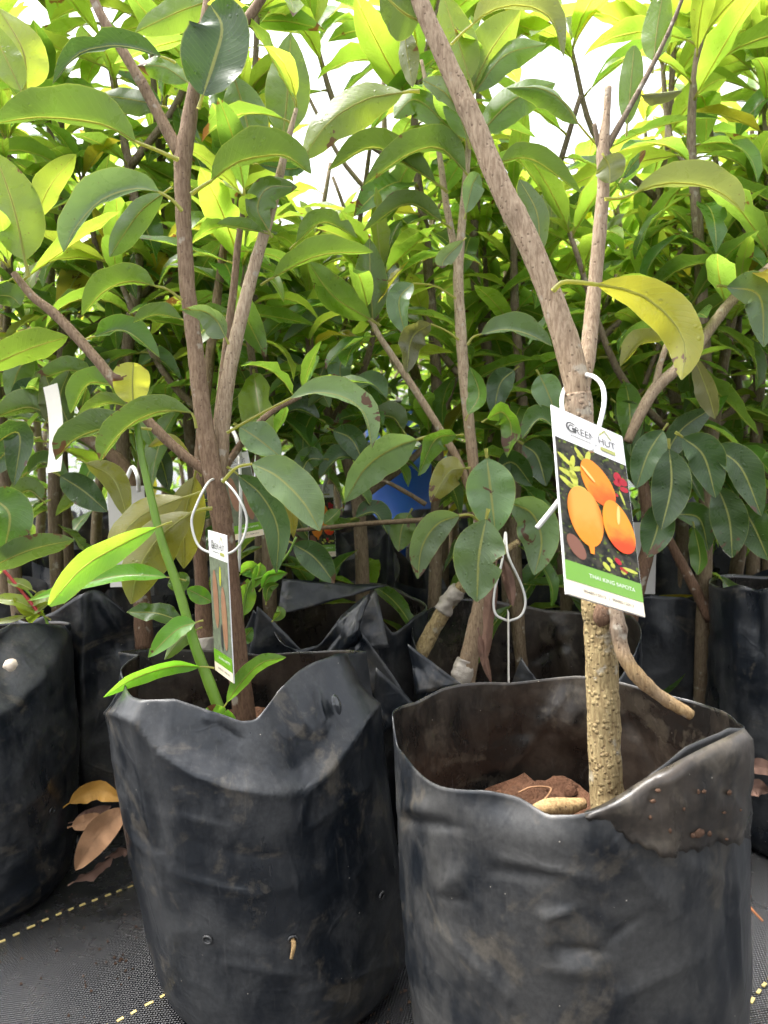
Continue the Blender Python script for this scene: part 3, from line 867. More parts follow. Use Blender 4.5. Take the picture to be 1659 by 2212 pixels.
B['b2'] = mid_bag('black grow bag with three crumpled triangular flaps behind the shoot bag', 715, 1.13, 0.138,
    [(530, 1360), (555, 1312), (585, 1345), (650, 1400), (690, 1395), (735, 1330), (790, 1275), (800, 1300), (850, 1370), (895, 1330)],
    [(545, 1268), (640, 1262), (760, 1255), (830, 1262), (890, 1290)],
    [(True, 'r', 0.03, 735, 1330, 870, 1540, 18), (True, 'r', -0.035, 690, 1400, 800, 1560, 26), (True, 'r', 0.03, 555, 1300, 660, 1420, 16), (True, 'r', 0.028, 795, 1265, 720, 1440, 14), (True, 'r', -0.02, 820, 1330, 850, 1520, 16), (True, 'r', -0.02, 600, 1350, 610, 1500, 20)], 22, M['bag_b'])
B['b3'] = mid_bag('black grow bag holding the tape-wrapped graft stems and a hanging tie', 1130, 1.03, 0.15,
    [(895, 1390), (960, 1470), (1010, 1480), (1120, 1475), (1250, 1490), (1330, 1480), (1375, 1400)],
    [(905, 1330), (1000, 1290), (1090, 1300), (1180, 1318), (1280, 1325), (1365, 1330)],
    [(False, 'r', 0.01, 1130, 1440, 1230, 1380, 20), (False, 'r', -0.012, 1200, 1330, 1240, 1480, 18)], 23, M['bag_a'], 0.17)
B['b4'] = mid_bag('black grow bag with a curled pale corner fold beyond the warty trunk', 1385, 1.30, 0.14,
    [(1215, 1310), (1290, 1300), (1400, 1285), (1480, 1290), (1520, 1310), (1545, 1280), (1562, 1275)],
    [(1230, 1262), (1330, 1256), (1450, 1258), (1545, 1262)],
    [(True, 'r', 0.016, 1540, 1300, 1548, 1650, 10), (True, 'r', -0.014, 1515, 1300, 1530, 1560, 12), (True, 'g', 0.008, 1450, 1380, 50, 60)], 24, M['bag_a'])
B['b5'] = mid_bag('black grow bag with a pinched rim at the edge of the mat strip', 1765, 1.06, 0.137,
    [(1562, 1270), (1600, 1262), (1630, 1275), (1700, 1262), (1800, 1270)],
    [(1570, 1240), (1650, 1245), (1750, 1240)],
    [(True, 'r', -0.012, 1625, 1270, 1640, 1420, 14), (True, 'r', 0.008, 1590, 1260, 1600, 1500, 20)], 25, M['bag_a'])

# loose flaps of film standing up from the crowded mouths
def flap(parent, tri, ds, curl, seed, mat):
    A, Bq, Cq = [at(x, y, d) for (x, y), d in zip(tri, ds)]
    N = (Bq - A).cross(Cq - A).normalized(); n = 12; V, F, idx = [], [], {}
    for i in range(n + 1):
        for j in range(n + 1 - i):
            u, v = i / n, j / n
            p = A + (Bq - A) * u + (Cq - A) * v
            p = p + N * (curl * math.sin(math.pi * (u + v) * .5) * (1 - v) + 0.006 * noise.noise(p * 28 + Vector((seed, 0, 0))) - 0.006 * abs(noise.noise(p * 40 + Vector((0, seed, 0)))))
            idx[i, j] = len(V); V.append(p)
    for i in range(n):
        for j in range(n - i):
            F.append((idx[i, j], idx[i + 1, j], idx[i, j + 1]))
            if i + j < n - 1: F.append((idx[i + 1, j], idx[i + 1, j + 1], idx[i, j + 1]))
    o = obj('film_flap', mesh('film_flap', V, F, mat), parent); thick(o, .0008)
for (tri, ds, cu) in (([(556, 1308), (662, 1418), (532, 1440)], (.99, 1.0, 1.0), .01), ([(812, 1272), (838, 1395), (690, 1425)], (1.0, 1.0, .99), -.012), ([(778, 1362), (898, 1540), (745, 1470)], (.97, .96, .98), .012),
                      ([(812, 1440), (905, 1530), (800, 1600)], (.94, .94, .94), .008), ([(610, 1250), (840, 1262), (600, 1330)], (1.12, 1.12, 1.1), .01)):
    flap(B['b2'][0], tri, ds, cu, tri[0][0], M['bag_b'])
for (tri, ds, cu) in (([(880, 1390), (1000, 1482), (900, 1500)], (.92, .90, .91), .01), ([(1128, 1420), (1165, 1470), (1105, 1478)], (.93, .92, .93), -.012)):
    flap(B['b3'][0], tri, ds, cu, tri[0][0], M['bag_b'])
flap(B['b4'][0], [(1562, 1278), (1548, 1345), (1522, 1305)], (1.2, 1.2, 1.19), .008, 5, M['bag_b'])

# ---- shared shapes for the bags further back
def bag_variant(seed):
    r = random.Random(seed)
    pk = [(r.uniform(-3.1, 3.1), r.uniform(0.015, 0.05), r.uniform(0.2, 0.45)) for _ in range(4)]
    def rim(th):
        z = 0.318 + 0.012 * math.sin(2 * th + seed)
        for (a, h, wd) in pk:
            x = (th - a + math.pi) % (2 * math.pi) - math.pi
            z += h * max(0, 1 - abs(x) / wd) - 0.3 * h * math.exp(-((abs(x) - wd) / 0.3) ** 2)
        return z
    def disp(p, th, t):
        dr = 0.0
        for (a, h, wd) in pk:
            x = (th - a + math.pi) % (2 * math.pi) - math.pi
            dr += 0.012 * math.exp(-(x / 0.09) ** 2) * t ** 2 - 0.016 * math.exp(-((x - 0.3) / 0.2) ** 2) * t ** 3
        return dr, 0.0
    V, F = bag_wall(0, 0, 0.134, rim, disp, 80, 30, seed, 0.9, 0.006)
    return mesh('bag_wall', V, F, M['bag_b' if seed % 2 else 'bag_a']), mesh('soil', *soil_geo(0, 0, 0.118, 0.255, seed), M['soil'])
BAGV = [bag_variant(60 + k) for k in range(6)]
def far_bag(x, y, k, rot, s, label):
    e = empty('grow_bag', (x, y, 0), label, 'grow bag', 'black grow bags in the back rows')
    e.rotation_euler = (0, 0, rot); e.scale = (s, s, s)
    w, so = BAGV[k % len(BAGV)]
    a = bpy.data.objects.new('bag_wall', w); COL.objects.link(a); a.parent = e
    b = bpy.data.objects.new('soil', so); COL.objects.link(b); b.parent = e
    return e

# ------------------------------------------------------------------ the two tagged saplings in front
def pxr(w, d): return 0.5 * w / 1660.0 * d          # radius from a width in the picture
def stem(name, pts, ws, d, mat, parent, **k):
    """pts: picture points (x, y) or (x, y, depth offset)"""
    P = [at(p[0], p[1], d + (p[2] if len(p) > 2 else 0)) for p in pts]
    k.setdefault('ns', 12); k.setdefault('lump', 0.10)
    return tube(name, P, [pxr(w, d) for w in ws], mat, parent, **k)

# right sapling: thick warty trunk
c = at(1312, 1745, 0.615)
rp = empty('sapling', (c.x, c.y, 0.25), 'sapling with thick warty yellow-brown trunk and leaning tan stem, orange fruit tag on it', 'sapling', 'grafted saplings in bags')
stem('trunk', [(1314, 1765), (1306, 1620), (1300, 1450), (1293, 1320), (1276, 1180), (1262, 1040), (1256, 930), (1248, 850)],
     [76, 70, 68, 66, 64, 58, 54, 58], 0.615, M['bark_right'], rp, n=110, ns=22, lump=0.10, knots=((0.43, 0.02, 0.12), (0.93, .03, .08)))
stem('leaning_stem', [(1254, 880), (1232, 770), (1190, 640), (1135, 510), (1080, 400), (1035, 290), (990, 190), (945, 90), (905, 0), (880, -70)],
     [54, 58, 52, 50, 48, 46, 43, 40, 38, 36], 0.615, M['bark_upper'], rp, n=80, ns=16, lump=0.07, knots=((0.38, .01, .08), (0.62, .01, .08)))
stem('side_stem', [(1252, 850, .01), (1270, 760, .02), (1284, 620, .03), (1297, 480, .03), (1304, 390, .03), (1302, 330, .03), (1310, 250, .03), (1314, 188, .03)],
     [40, 36, 32, 30, 27, 30, 17, 16], 0.62, M['bark_upper'], rp, n=60, ns=12, lump=0.08)
stem('twig', [(1302, 335, .03), (1330, 285, .03), (1375, 205, .03), (1420, 120, .03), (1455, 45, .03), (1480, -20, .03)], [18, 15, 12, 11, 10, 9], 0.62, M['twig'], rp, ns=8)
stem('twig', [(1300, 335, .03), (1292, 310, .03), (1284, 268, .03)], [14, 12, 10], 0.62, M['twig'], rp, ns=8)
stem('hanging_stub', [(1318, 1290, -.01), (1332, 1330, -.02), (1340, 1390, -.025), (1365, 1445, -.03), (1420, 1500, -.03), (1494, 1545, -.03)],
     [34, 34, 30, 30, 28, 22], 0.615, M['tan_stick'], rp, n=46, ns=12, lump=0.24, knots=((.3, .03, .15), (.72, .02, .14)))
blob('branch_scar', at(1300, 1330, .596), .007, .009, .004, CAM - at(1300, 1330, .61), M['bark_left'], rp, 3)

RL = [  # midrib picture points, depth, width, mode, side, colour, extras
 ([(1290, 615), (1380, 635), (1450, 690), (1480, 750), (1472, 820)], .60, 96, 'f', 'U', 'o', dict(dd=-.02, roll=18, fold=rad(14), pet=[(1195, 628), (1215, 610), (1250, 610)], petr=.0019)),
 ([(1375, 415), (1440, 396), (1520, 402), (1570, 425), (1606, 458)], .64, 92, 'u', 'U', 'k', dict(pet=[(1306, 430), (1345, 428)])),
 ([(1305, 338), (1316, 360), (1318, 396)], .63, 70, 'f', 'U', 'k', dict(roll=10)),
 ([(1355, 268), (1362, 190), (1370, 98)], .66, 50, 'f', 'U', 'b', dict(fold=rad(8), pq=(.6, .45))),
 ([(1412, 132), (1420, 60), (1436, -40)], .66, 66, 'f', 'U', 'b', {}),
 ([(1250, 268), (1215, 218), (1165, 190), (1095, 190)], .70, 70, 'd', 'U', 'b', dict(pet=[(1296, 318), (1275, 298)])),
 ([(1022, 52), (1065, 22), (1130, 12), (1190, 40), (1217, 122)], .60, 78, 'u', 'U', 'k', dict(pet=[(975, 96), (1000, 70)])),
 ([(905, 45), (868, 25), (820, -20)], .62, 130, 'f', 'U', 'd', dict(roll=-20)),
 ([(872, 60), (880, 120), (892, 188)], .66, 50, 'f', 'U', 'k', dict(roll=25)),
 ([(1000, 248), (960, 200), (912, 172)], .62, 60, 'f', 'T', 'g', dict(roll=35, pet=[(1012, 255), (1006, 252)])),
 ([(1166, 545), (1160, 460), (1122, 388)], .66, 58, 'f', 'U', 'd', dict(roll=20, pq=(.6, .6))),
 ([(1385, 205), (1420, 203), (1475, 195)], .66, 42, 'd', 'U', 'k', {}),
 ([(1345, 385), (1370, 350), (1395, 325)], .66, 30, 'f', 'T', 'd', dict(roll=40)),
]
for (pts, d, w, mode, side, col, kw) in RL: hero_leaf(rp, pts, d, w, mode, side, col, **kw)

# left sapling: slender red-brown trunk
c = at(530, 1560, 0.80)
lp = empty('sapling', (c.x, c.y, 0.27), 'sapling with slender forked red-brown trunk, narrow white tag in a round tie', 'sapling', 'grafted saplings in bags')
stem('trunk', [(532, 1575), (512, 1420), (500, 1290), (486, 1170), (472, 1080), (452, 980), (434, 860), (420, 740), (405, 620), (398, 500), (394, 400), (396, 335), (407, 270), (418, 200), (432, 110), (445, 40), (456, -40)],
     [50, 46, 44, 46, 46, 40, 36, 34, 33, 33, 35, 40, 34, 28, 26, 24, 22], 0.80, M['bark_left'], lp, n=120, ns=16, lump=0.08, knots=((0.32, .008, .08), (0.62, .01, .06)))
stem('side_stem', [(472, 1065), (476, 1000), (482, 900), (496, 800), (520, 690), (548, 580), (575, 490), (598, 405), (618, 320), (640, 235)],
     [30, 34, 34, 31, 30, 27, 24, 20, 16, 9], 0.815, M['bark_pale'], lp, n=70, ns=14, lump=0.09)
stem('side_stem', [(462, 980, .03), (475, 870, .03), (490, 740, .03), (505, 620, .03), (515, 520, .03), (530, 430, .03)], [20, 20, 18, 17, 15, 12], 0.82, M['bark_left'], lp, n=40)
stem('branch', [(388, 332), (355, 270), (312, 190), (265, 110), (222, 40), (195, -20)], [30, 26, 24, 22, 20, 19], 0.80, M['bark_left'], lp, n=40)
stem('branch', [(455, 1025), (400, 985), (340, 930), (265, 845), (190, 755), (120, 680), (70, 640), (30, 590)], [24, 22, 22, 23, 23, 22, 19, 14], 0.805, M['bark_left'], lp, n=50)
stem('branch', [(470, 1040, .02), (520, 960, .03), (580, 895, .04), (650, 855, .05)], [16, 16, 14, 12], 0.82, M['bark_left'], lp, n=30)
stem('branch', [(505, 60, .02), (530, 45, .02), (570, -10, .02)], [22, 22, 20], 0.80, M['bark_left'], lp, n=14)
LL = [
 ([(292, 306), (230, 272), (150, 258), (70, 255), (-15, 268)], .78, 132, 'u', 'U', 'm', dict(pet=[(385, 345), (340, 325)])),
 ([(458, 390), (510, 352), (570, 338), (620, 338), (672, 376)], .78, 112, 'u', 'U', 'm', dict(pet=[(412, 420), (438, 402)])),
 ([(343, 414), (290, 408), (220, 432), (165, 490), (138, 545)], .76, 100, 'u', 'T', 'g', dict(pet=[(393, 455), (372, 432)])),
 ([(352, 418), (305, 455), (265, 510), (237, 555)], .80, 62, 'f', 'U', 'm', dict(roll=15)),
 ([(438, 206), (462, 135), (480, 60), (455, 10)], .76, 150, 'f', 'T', 'd', dict(roll=-15, fold=rad(24), pq=(.45, .6))),
 ([(450, 2), (380, 28), (292, 70)], .80, 74, 'f', 'U', 'b', dict(roll=20)),
 ([(347, 122), (290, 104), (230, 100), (165, 120), (114, 182)], .76, 72, 'u', 'T', 'd', dict(notch=[(1, .6, .5, .05)])),
 ([(405, 178), (355, 145), (297, 142)], .82, 60, 'f', 'U', 'b', dict(roll=30)),
 ([(345, 228), (285, 215), (214, 205)], .80, 62, 'f', 'U', 'd', dict(roll=25)),
 ([(870, 200), (790, 215), (710, 265), (652, 348)], .86, 100, 'f', 'U', 'y', dict(roll=30)),
 ([(505, 165), (530, 250), (548, 345)], .88, 100, 'f', 'U', 'm', {}),
 ([(612, 292), (622, 190), (628, 70)], .92, 102, 'f', 'U', 'b', {}),
 ([(580, 498), (556, 450), (580, 405), (642, 404)], .80, 74, 'f', 'U', 'm', dict(roll=-25)),
 ([(571, 503), (520, 492), (468, 484)], .80, 44, 'u', 'U', 'm', {}),
 ([(640, 525), (700, 480), (772, 515)], .86, 60, 'u', 'U', 'm', dict(notch=[(1, .7, .5, .05), (-1, .7, .5, .05)])),
 ([(590, 600), (690, 552), (806, 545)], .84, 78, 'u', 'U', 'b', {}),
 ([(54, 562), (30, 450), (-12, 328)], .78, 118, 'f', 'U', 'y', dict(roll=-10)),
 ([(75, 475), (110, 400), (165, 333)], .80, 66, 'f', 'U', 'y', dict(roll=25)),
 ([(55, 190), (50, 110), (-5, 15)], .80, 112, 'f', 'U', 'y', dict(roll=15)),
 ([(45, 195), (10, 120), (-30, 40)], .78, 70, 'f', 'U', 'y', {}),
 ([(335, 618), (280, 608), (225, 630), (177, 682)], .79, 82, 'u', 'U', 'b', dict(pet=[(392, 648), (362, 625)])),
 ([(487, 728), (468, 692), (440, 672), (392, 668)], .76, 70, 'f', 'T', 'g', dict(roll=-35, fold=rad(30), pq=(.35, .8))),
 ([(392, 690), (340, 680), (287, 697)], .84, 54, 'u', 'U', 'd', {}),
 ([(205, 727), (270, 715), (345, 773)], .86, 70, 'u', 'T', 'm', {}),
 ([(-40, 800), (60, 755), (147, 727)], .80, 84, 'f', 'U', 'b', dict(roll=30)),
 ([(414, 892), (350, 888), (285, 915), (240, 960), (217, 998)], .74, 84, 'u', 'U', 'm', dict(pet=[(424, 925), (420, 905)])),
 ([(300, 925), (230, 925), (160, 950), (121, 994)], .78, 88, 'u', 'U', 'd', {}),
 ([(245, 832), (190, 830), (153, 893)], .86, 70, 'u', 'U', 'm', {}),
 ([(282, 878), (225, 872), (164, 905)], .84, 46, 'u', 'U', 'b', {}),
 ([(628, 860), (690, 848), (750, 862), (790, 900), (803, 968)], .78, 78, 'u', 'T', 'g', dict(pet=[(490, 935), (560, 895)], notch=[(1, .15, .4, .08)])),
 ([(518, 922), (560, 950), (607, 988)], .84, 78, 'f', 'T', 'g', dict(roll=-20)),
 ([(545, 1002), (600, 1030), (655, 1085), (691, 1147)], .74, 102, 'f', 'T', 'g', dict(roll=-20, fold=rad(24), pet=[(480, 1042), (510, 1010)])),
 ([(515, 1026), (565, 1070), (600, 1140), (597, 1238)], .80, 70, 'f', 'T', 'd', dict(roll=15)),
 ([(590, 1050), (625, 1090), (634, 1162)], .84, 34, 'f', 'U', 'o', dict(roll=20)),
 ([(634, 1175), (680, 1205), (723, 1260)], .92, 64, 'f', 'T', 'd', {}),
 ([(395, 1075), (320, 1105), (265, 1155), (238, 1225)], .79, 86, 'f', 'U', 'o', dict(roll=25, pet=[(440, 1060), (420, 1068)])),
 ([(412, 1108), (345, 1160), (300, 1230), (283, 1305)], .77, 108, 'f', 'U', 'o', dict(roll=20, pet=[(458, 1098), (438, 1100)])),
 ([(420, 1030), (400, 1120), (397, 1228)], .86, 84, 'f', 'U', 'o', dict(roll=10)),
 ([(185, 1000), (245, 1035), (277, 1122)], .84, 56, 'f', 'U', 'o', dict(roll=10)),
 ([(560, 355), (630, 365), (665, 350)], .86, 30, 'f', 'T', 'd', {}),
 ([(425, 1015), (370, 950), (320, 965)], .84, 26, 'f', 'U', 'o', {}),
]
for (pts, d, w, mode, side, col, kw) in LL: hero_leaf(lp, pts, d, w, mode, side, col, **kw)

# green shoot beside the left trunk
c = at(482, 1560, 0.76)
sp = empty('green_shoot', (c.x, c.y, 0.27), 'bright green shoot with long narrow leaves growing from the scooped bag', 'shoot')
stem('shoot_stem', [(484, 1560), (452, 1475), (420, 1390), (385, 1270), (350, 1170), (325, 1070), (305, 980), (294, 900), (288, 860)], [26, 25, 22, 20, 18, 17, 15, 13, 10], 0.76, M['shoot'], sp, n=60, lump=0.05)
SL = [
 ([(288, 872), (286, 830), (288, 783)], .75, 84, 'f', 'U', 'Y', dict(pq=(.5, .3), fold=rad(22), roll=8)),
 ([(338, 1140), (270, 1172), (180, 1225), (106, 1308)], .72, 66, 'f', 'T', 'f', dict(dd=-.05, roll=-22, pq=(.8, .5))),
 ([(360, 1247), (300, 1242), (220, 1250), (60, 1298)], .76, 50, 'u', 'T', 'f', dict(fold=rad(30))),
 ([(422, 1345), (380, 1362), (320, 1420)], .75, 52, 'f', 'T', 'f', dict(roll=25)),
 ([(425, 1360), (390, 1380), (355, 1425)], .79, 40, 'f', 'U', 'b', dict(roll=25)),
 ([(432, 1440), (370, 1440), (290, 1465), (224, 1506)], .74, 40, 'f', 'T', 'f', dict(roll=-35)),
 ([(490, 1518), (520, 1475), (565, 1432), (618, 1420)], .73, 42, 'f', 'U', 'f', dict(roll=30)),
 ([(508, 1568), (475, 1555), (445, 1530)], .72, 56, 'f', 'T', 'f', dict(pq=(.4, .4), notch=[(1, .5, .4, .05)])),
 ([(397, 1345), (340, 1325), (274, 1322)], .82, 48, 'f', 'T', 'm', dict(wave=.3, roll=25)),
 ([(458, 1300), (430, 1285), (404, 1272)], .84, 40, 'f', 'T', 'f', {}),
 ([(395, 1280), (385, 1255), (375, 1240)], .86, 50, 'f', 'T', 'm', {}),
]
for (pts, d, w, mode, side, col, kw) in SL: hero_leaf(sp, pts, d, w, mode, side, col, **kw)

# small-leaved climber behind the narrow tag
c = at(520, 1400, 0.9)
cl = empty('seedling', (c.x, c.y, 0.27), 'small leafy seedling with round leaves behind the narrow tag', 'seedling')
stem('seedling_stem', [(520, 1400), (525, 1320), (540, 1260), (580, 1240), (620, 1200), (640, 1160)], [8, 8, 7, 6, 5, 5], .9, M['shoot'], cl, ns=7)
for (pts, w, cc) in (([(505, 1290), (500, 1250), (508, 1215)], 34, 'f'), ([(525, 1330), (530, 1290), (535, 1250)], 46, 'f'), ([(520, 1240), (540, 1228), (550, 1250)], 40, 'f'),
                     ([(548, 1270), (560, 1235), (563, 1215)], 30, 'f'), ([(565, 1270), (585, 1245), (622, 1238)], 30, 'f'), ([(575, 1300), (580, 1270), (602, 1262)], 24, 'b'),
                     ([(590, 1340), (605, 1325), (600, 1310)], 24, 'b'), ([(520, 1390), (530, 1375), (545, 1355)], 34, 'm')):
    hero_leaf(cl, pts, .9, w, 'f', 'T', cc, roll=15)

# ------------------------------------------------------------------ second row plants, traced stems
def row_plant(key, label, base, d, seed):
    c = at(base[0], base[1], d)
    return empty('sapling', (c.x, c.y, B[key][1].z if key else 0.26), label, 'sapling', 'saplings of the second row')

mp_ = row_plant('b3', 'sapling with grafting tape round its foot and broad wet drooping leaves', (1010, 1480), .98, 1)
stem('trunk', [(1000, 1500), (1012, 1430), (1032, 1340), (1044, 1270), (1040, 1180), (1030, 1080), (1018, 960), (1003, 820), (994, 690), (990, 590), (998, 480), (1006, 390), (1012, 300), (1010, 200)],
     [44, 42, 38, 34, 26, 24, 24, 24, 24, 22, 18, 15, 13, 9], .98, M['bark_pale'], mp_, n=90, ns=12)
stem('branch', [(990, 590, .02), (978, 520, .02), (962, 430, .02), (950, 340, .02), (930, 230, .03), (910, 130, .03)], [18, 16, 15, 13, 11, 8], .98, M['bark_pale'], mp_, n=40)
stem('branch', [(1015, 1060), (985, 985), (930, 895), (875, 810), (825, 735), (800, 690)], [18, 17, 16, 16, 13, 10], .98, M['bark_pale'], mp_, n=40)
stem('stub', [(905, 1420, .06), (930, 1370, .06), (965, 1310, .05), (1000, 1265, .04), (1040, 1225, .02), (1120, 1170, .02)], [36, 36, 34, 28, 20, 14], .98, M['bark_right'], mp_, n=40, lump=.16)
stem('graft_tape', [(993, 1490), (1000, 1455), (1008, 1425)], [43, 45, 41], .978, M['tape'], mp_, n=24, ns=14, lump=.35)
stem('graft_tape', [(955, 1320, .05), (975, 1290, .045), (990, 1270, .04)], [40, 44, 34], .98, M['tape'], mp_, n=20, ns=12, lump=.4)
ML = [
 ([(900, 950), (850, 968), (790, 1010), (744, 1086)], .92, 96, 'f', 'T', 'g', dict(roll=-30)),
 ([(1052, 990), (1060, 1060), (1070, 1152)], .88, 112, 'f', 'T', 'g', dict(fold=rad(22))),
 ([(1050, 1122), (1035, 1200), (1030, 1300)], .86, 116, 'f', 'T', 'g', dict(notch=[(-1, .55, .45, .06)])),
 ([(992, 1114), (945, 1132), (912, 1180), (902, 1250)], .88, 72, 'f', 'T', 'g', dict(roll=-15, pet=[(1035, 1125), (1015, 1112)])),
 ([(1100, 1085), (1150, 1110), (1170, 1170), (1154, 1242)], .90, 96, 'f', 'T', 'g', dict(roll=15, pet=[(1045, 1100), (1075, 1090)])),
 ([(985, 940), (940, 950), (903, 1028)], .92, 56, 'f', 'T', 'm', dict(roll=-35, wave=.3)),
 ([(1052, 905), (1085, 890), (1105, 925), (1096, 988)], .92, 56, 'f', 'T', 'b', dict(roll=30, wave=.35)),
 ([(1012, 895), (1035, 850), (1015, 792)], .94, 50, 'f', 'T', 'm', dict(roll=-30)),
 ([(892, 612), (862, 650), (876, 726)], .94, 58, 'f', 'T', 'g', dict(roll=25, pet=[(985, 645), (940, 618)])),
 ([(930, 700), (890, 730), (878, 806)], .94, 60, 'f', 'T', 'k', dict(roll=-20, wave=.35, pet=[(992, 735), (965, 715)])),
 ([(1040, 722), (1090, 712), (1140, 722), (1192, 748)], .94, 76, 'u', 'T', 'g', dict(pet=[(1010, 745), (1022, 728)])),
 ([(1002, 1012), (970, 1020), (930, 1085)], .96, 70, 'f', 'U', 'o', dict(roll=10)),
 ([(1165, 810), (1180, 840), (1205, 905)], .95, 66, 'f', 'T', 'g', {}),
 ([(1200, 925), (1165, 905), (1128, 948)], .95, 60, 'u', 'T', 'm', {}),
 ([(1005, 372), (950, 320), (880, 335), (785, 400)], .94, 90, 'u', 'U', 'm', {}),
 ([(940, 395), (870, 350), (800, 318), (710, 368)], .96, 84, 'u', 'U', 'm', {}),
 ([(985, 290), (900, 215), (850, 255)], .96, 70, 'f', 'U', 'b', dict(roll=30)),
 ([(955, 480), (880, 440), (785, 500)], .96, 60, 'u', 'U', 'm', {}),
 ([(1000, 520), (960, 560), (955, 580)], .92, 40, 'f', 'T', 'g', {}),
 ([(1006, 460), (1020, 400), (1035, 375)], .92, 55, 'f', 'T', 'g', dict(roll=30)),
 ([(800, 690), (720, 640), (665, 565)], .96, 82, 'f', 'U', 'b', dict(roll=-30)),
 ([(805, 690), (800, 610), (798, 515)], .98, 78, 'f', 'U', 'b', {}),
 ([(1015, 172), (990, 90), (955, -15)], .9, 84, 'f', 'U', 'y', {}),
 ([(1022, 190), (1060, 110), (1125, 20)], .92, 104, 'f', 'U', 'y', dict(roll=15)),
 ([(1025, 200), (1090, 120), (1180, 95)], .92, 72, 'f', 'U', 'b', dict(roll=-30)),
 ([(1035, 290), (1110, 215), (1200, 180)], .96, 84, 'f', 'U', 'b', dict(roll=-25)),
 ([(1010, 300), (990, 220), (1020, 150)], .92, 70, 'f', 'U', 'm', {}),
 ([(1080, 350), (1150, 345), (1255, 418)], .9, 66, 'u', 'U', 'm', {}),
]
for (pts, d, w, mode, side, col, kw) in ML: hero_leaf(mp_, pts, d, w, mode, side, col, **kw)
for (pts, w) in (([(1085, 1205), (1100, 1260), (1108, 1310)], 26), ([(1070, 1230), (1058, 1310), (1050, 1380)], 30), ([(1062, 1290), (1052, 1380), (1044, 1440)], 24), ([(1035, 1370), (1045, 1420), (1062, 1478)], 20)):
    hero_leaf(mp_, pts, .93, w * 1.6, 'f', 'U', 'r', fold=rad(60), wave=.3, name='withered_leaf', mat=M['dry_grey'])

rp2 = row_plant('b4', 'sapling with dark drooping leaf cluster beside the orange fruit tag', (1365, 1400), 1.14, 2)
stem('trunk', [(1350, 1400), (1362, 1330), (1382, 1250), (1402, 1170), (1395, 1080), (1380, 1000), (1370, 930), (1398, 870), (1425, 825)], [38, 34, 34, 30, 26, 24, 22, 22, 22], 1.12, M['bark_left'], rp2, n=60, ns=12)
stem('branch', [(1355, 955), (1385, 890), (1420, 835), (1480, 780), (1545, 695), (1590, 640), (1670, 570)], [20, 24, 26, 24, 24, 22, 18], 1.02, M['bark_pale'], rp2, n=50)
stem('branch', [(1415, 840), (1425, 790), (1440, 745)], [16, 14, 12], 1.02, M['bark_pale'], rp2, n=20)
stem('branch', [(1535, 1340), (1490, 1250), (1455, 1185), (1425, 1130)], [24, 22, 20, 15], 1.12, M['bark_left'], rp2, n=20)
R2 = [
 ([(1432, 930), (1400, 980), (1374, 1055)], 1.0, 70, 'f', 'T', 'd', {}),
 ([(1446, 970), (1450, 1050), (1428, 1145)], .98, 86, 'f', 'T', 'd', {}),
 ([(1475, 945), (1520, 985), (1546, 1075)], .98, 84, 'f', 'T', 'd', dict(roll=-15)),
 ([(1540, 965), (1600, 1010), (1645, 1115)], .98, 80, 'f', 'T', 'd', dict(roll=-25)),
 ([(1550, 1050), (1575, 1120), (1582, 1205)], 1.0, 80, 'f', 'T', 'd', {}),
 ([(1422, 1085), (1420, 1140), (1398, 1205)], 1.0, 74, 'f', 'T', 'd', {}),
 ([(1455, 1110), (1510, 1120), (1530, 1190)], 1.04, 62, 'f', 'T', 'd', dict(roll=-20)),
 ([(1600, 1090), (1630, 1140), (1660, 1210)], 1.0, 76, 'f', 'T', 'd', {}),
 ([(1500, 1140), (1512, 1200), (1508, 1242)], 1.0, 44, 'f', 'T', 'm', dict(roll=30)),
 ([(1438, 735), (1385, 742), (1340, 792)], .98, 62, 'u', 'U', 'o', {}),
 ([(1500, 770), (1530, 850), (1545, 905)], 1.0, 50, 'f', 'T', 'k', dict(roll=25)),
 ([(1570, 620), (1640, 640), (1650, 750)], .98, 90, 'f', 'T', 'g', dict(roll=-20)),
 ([(1430, 1000), (1470, 930), (1540, 880)], 1.06, 60, 'f', 'T', 'd', dict(roll=20)),
 ([(1330, 870), (1360, 900), (1380, 960)], 1.06, 60, 'f', 'T', 'd', {}),
]
for (pts, d, w, mode, side, col, kw) in R2: hero_leaf(rp2, pts, d, w, mode, side, col, **kw)

bp = row_plant('b1', 'sapling with stem bent sharply to the left behind the green shoot', (305, 1370), 1.12, 3)
stem('trunk', [(312, 1400), (308, 1300), (302, 1200), (295, 1110), (285, 1050), (265, 1005), (215, 965), (160, 930), (110, 900)], [40, 38, 34, 34, 34, 32, 26, 22, 18], 1.1, M['bark_left'], bp, n=70, ns=12, lump=.12)
for (pts, w, mode, side, col) in (
    ([(130, 1028), (180, 1060), (232, 1105)], 66, 'f', 'T', 'd'), ([(110, 900), (60, 880), (-20, 905)], 80, 'u', 'U', 'm'), ([(150, 920), (130, 860), (150, 800)], 60, 'f', 'U', 'm'),
    ([(190, 820), (150, 800), (60, 830)], 60, 'u', 'U', 'b'), ([(70, 950), (20, 970), (-30, 1030)], 70, 'f', 'T', 'd'), ([(100, 910), (115, 870), (95, 800)], 60, 'f', 'U', 'k')):
    hero_leaf(bp, pts, 1.04, w, mode, side, col, roll=10)
p2 = row_plant('b2', 'sapling with ringed swollen graft collar behind the narrow tag', (435, 1410), 1.02, 4)
stem('trunk', [(442, 1420), (440, 1350), (436, 1260), (430, 1150), (430, 1040), (436, 930), (448, 820), (462, 700), (480, 560), (500, 430)], [40, 38, 28, 27, 26, 24, 22, 20, 18, 14], 1.0, M['bark_left'], p2, n=80, ns=12, knots=((0.045, .012, .25), (0.075, .01, .2)))
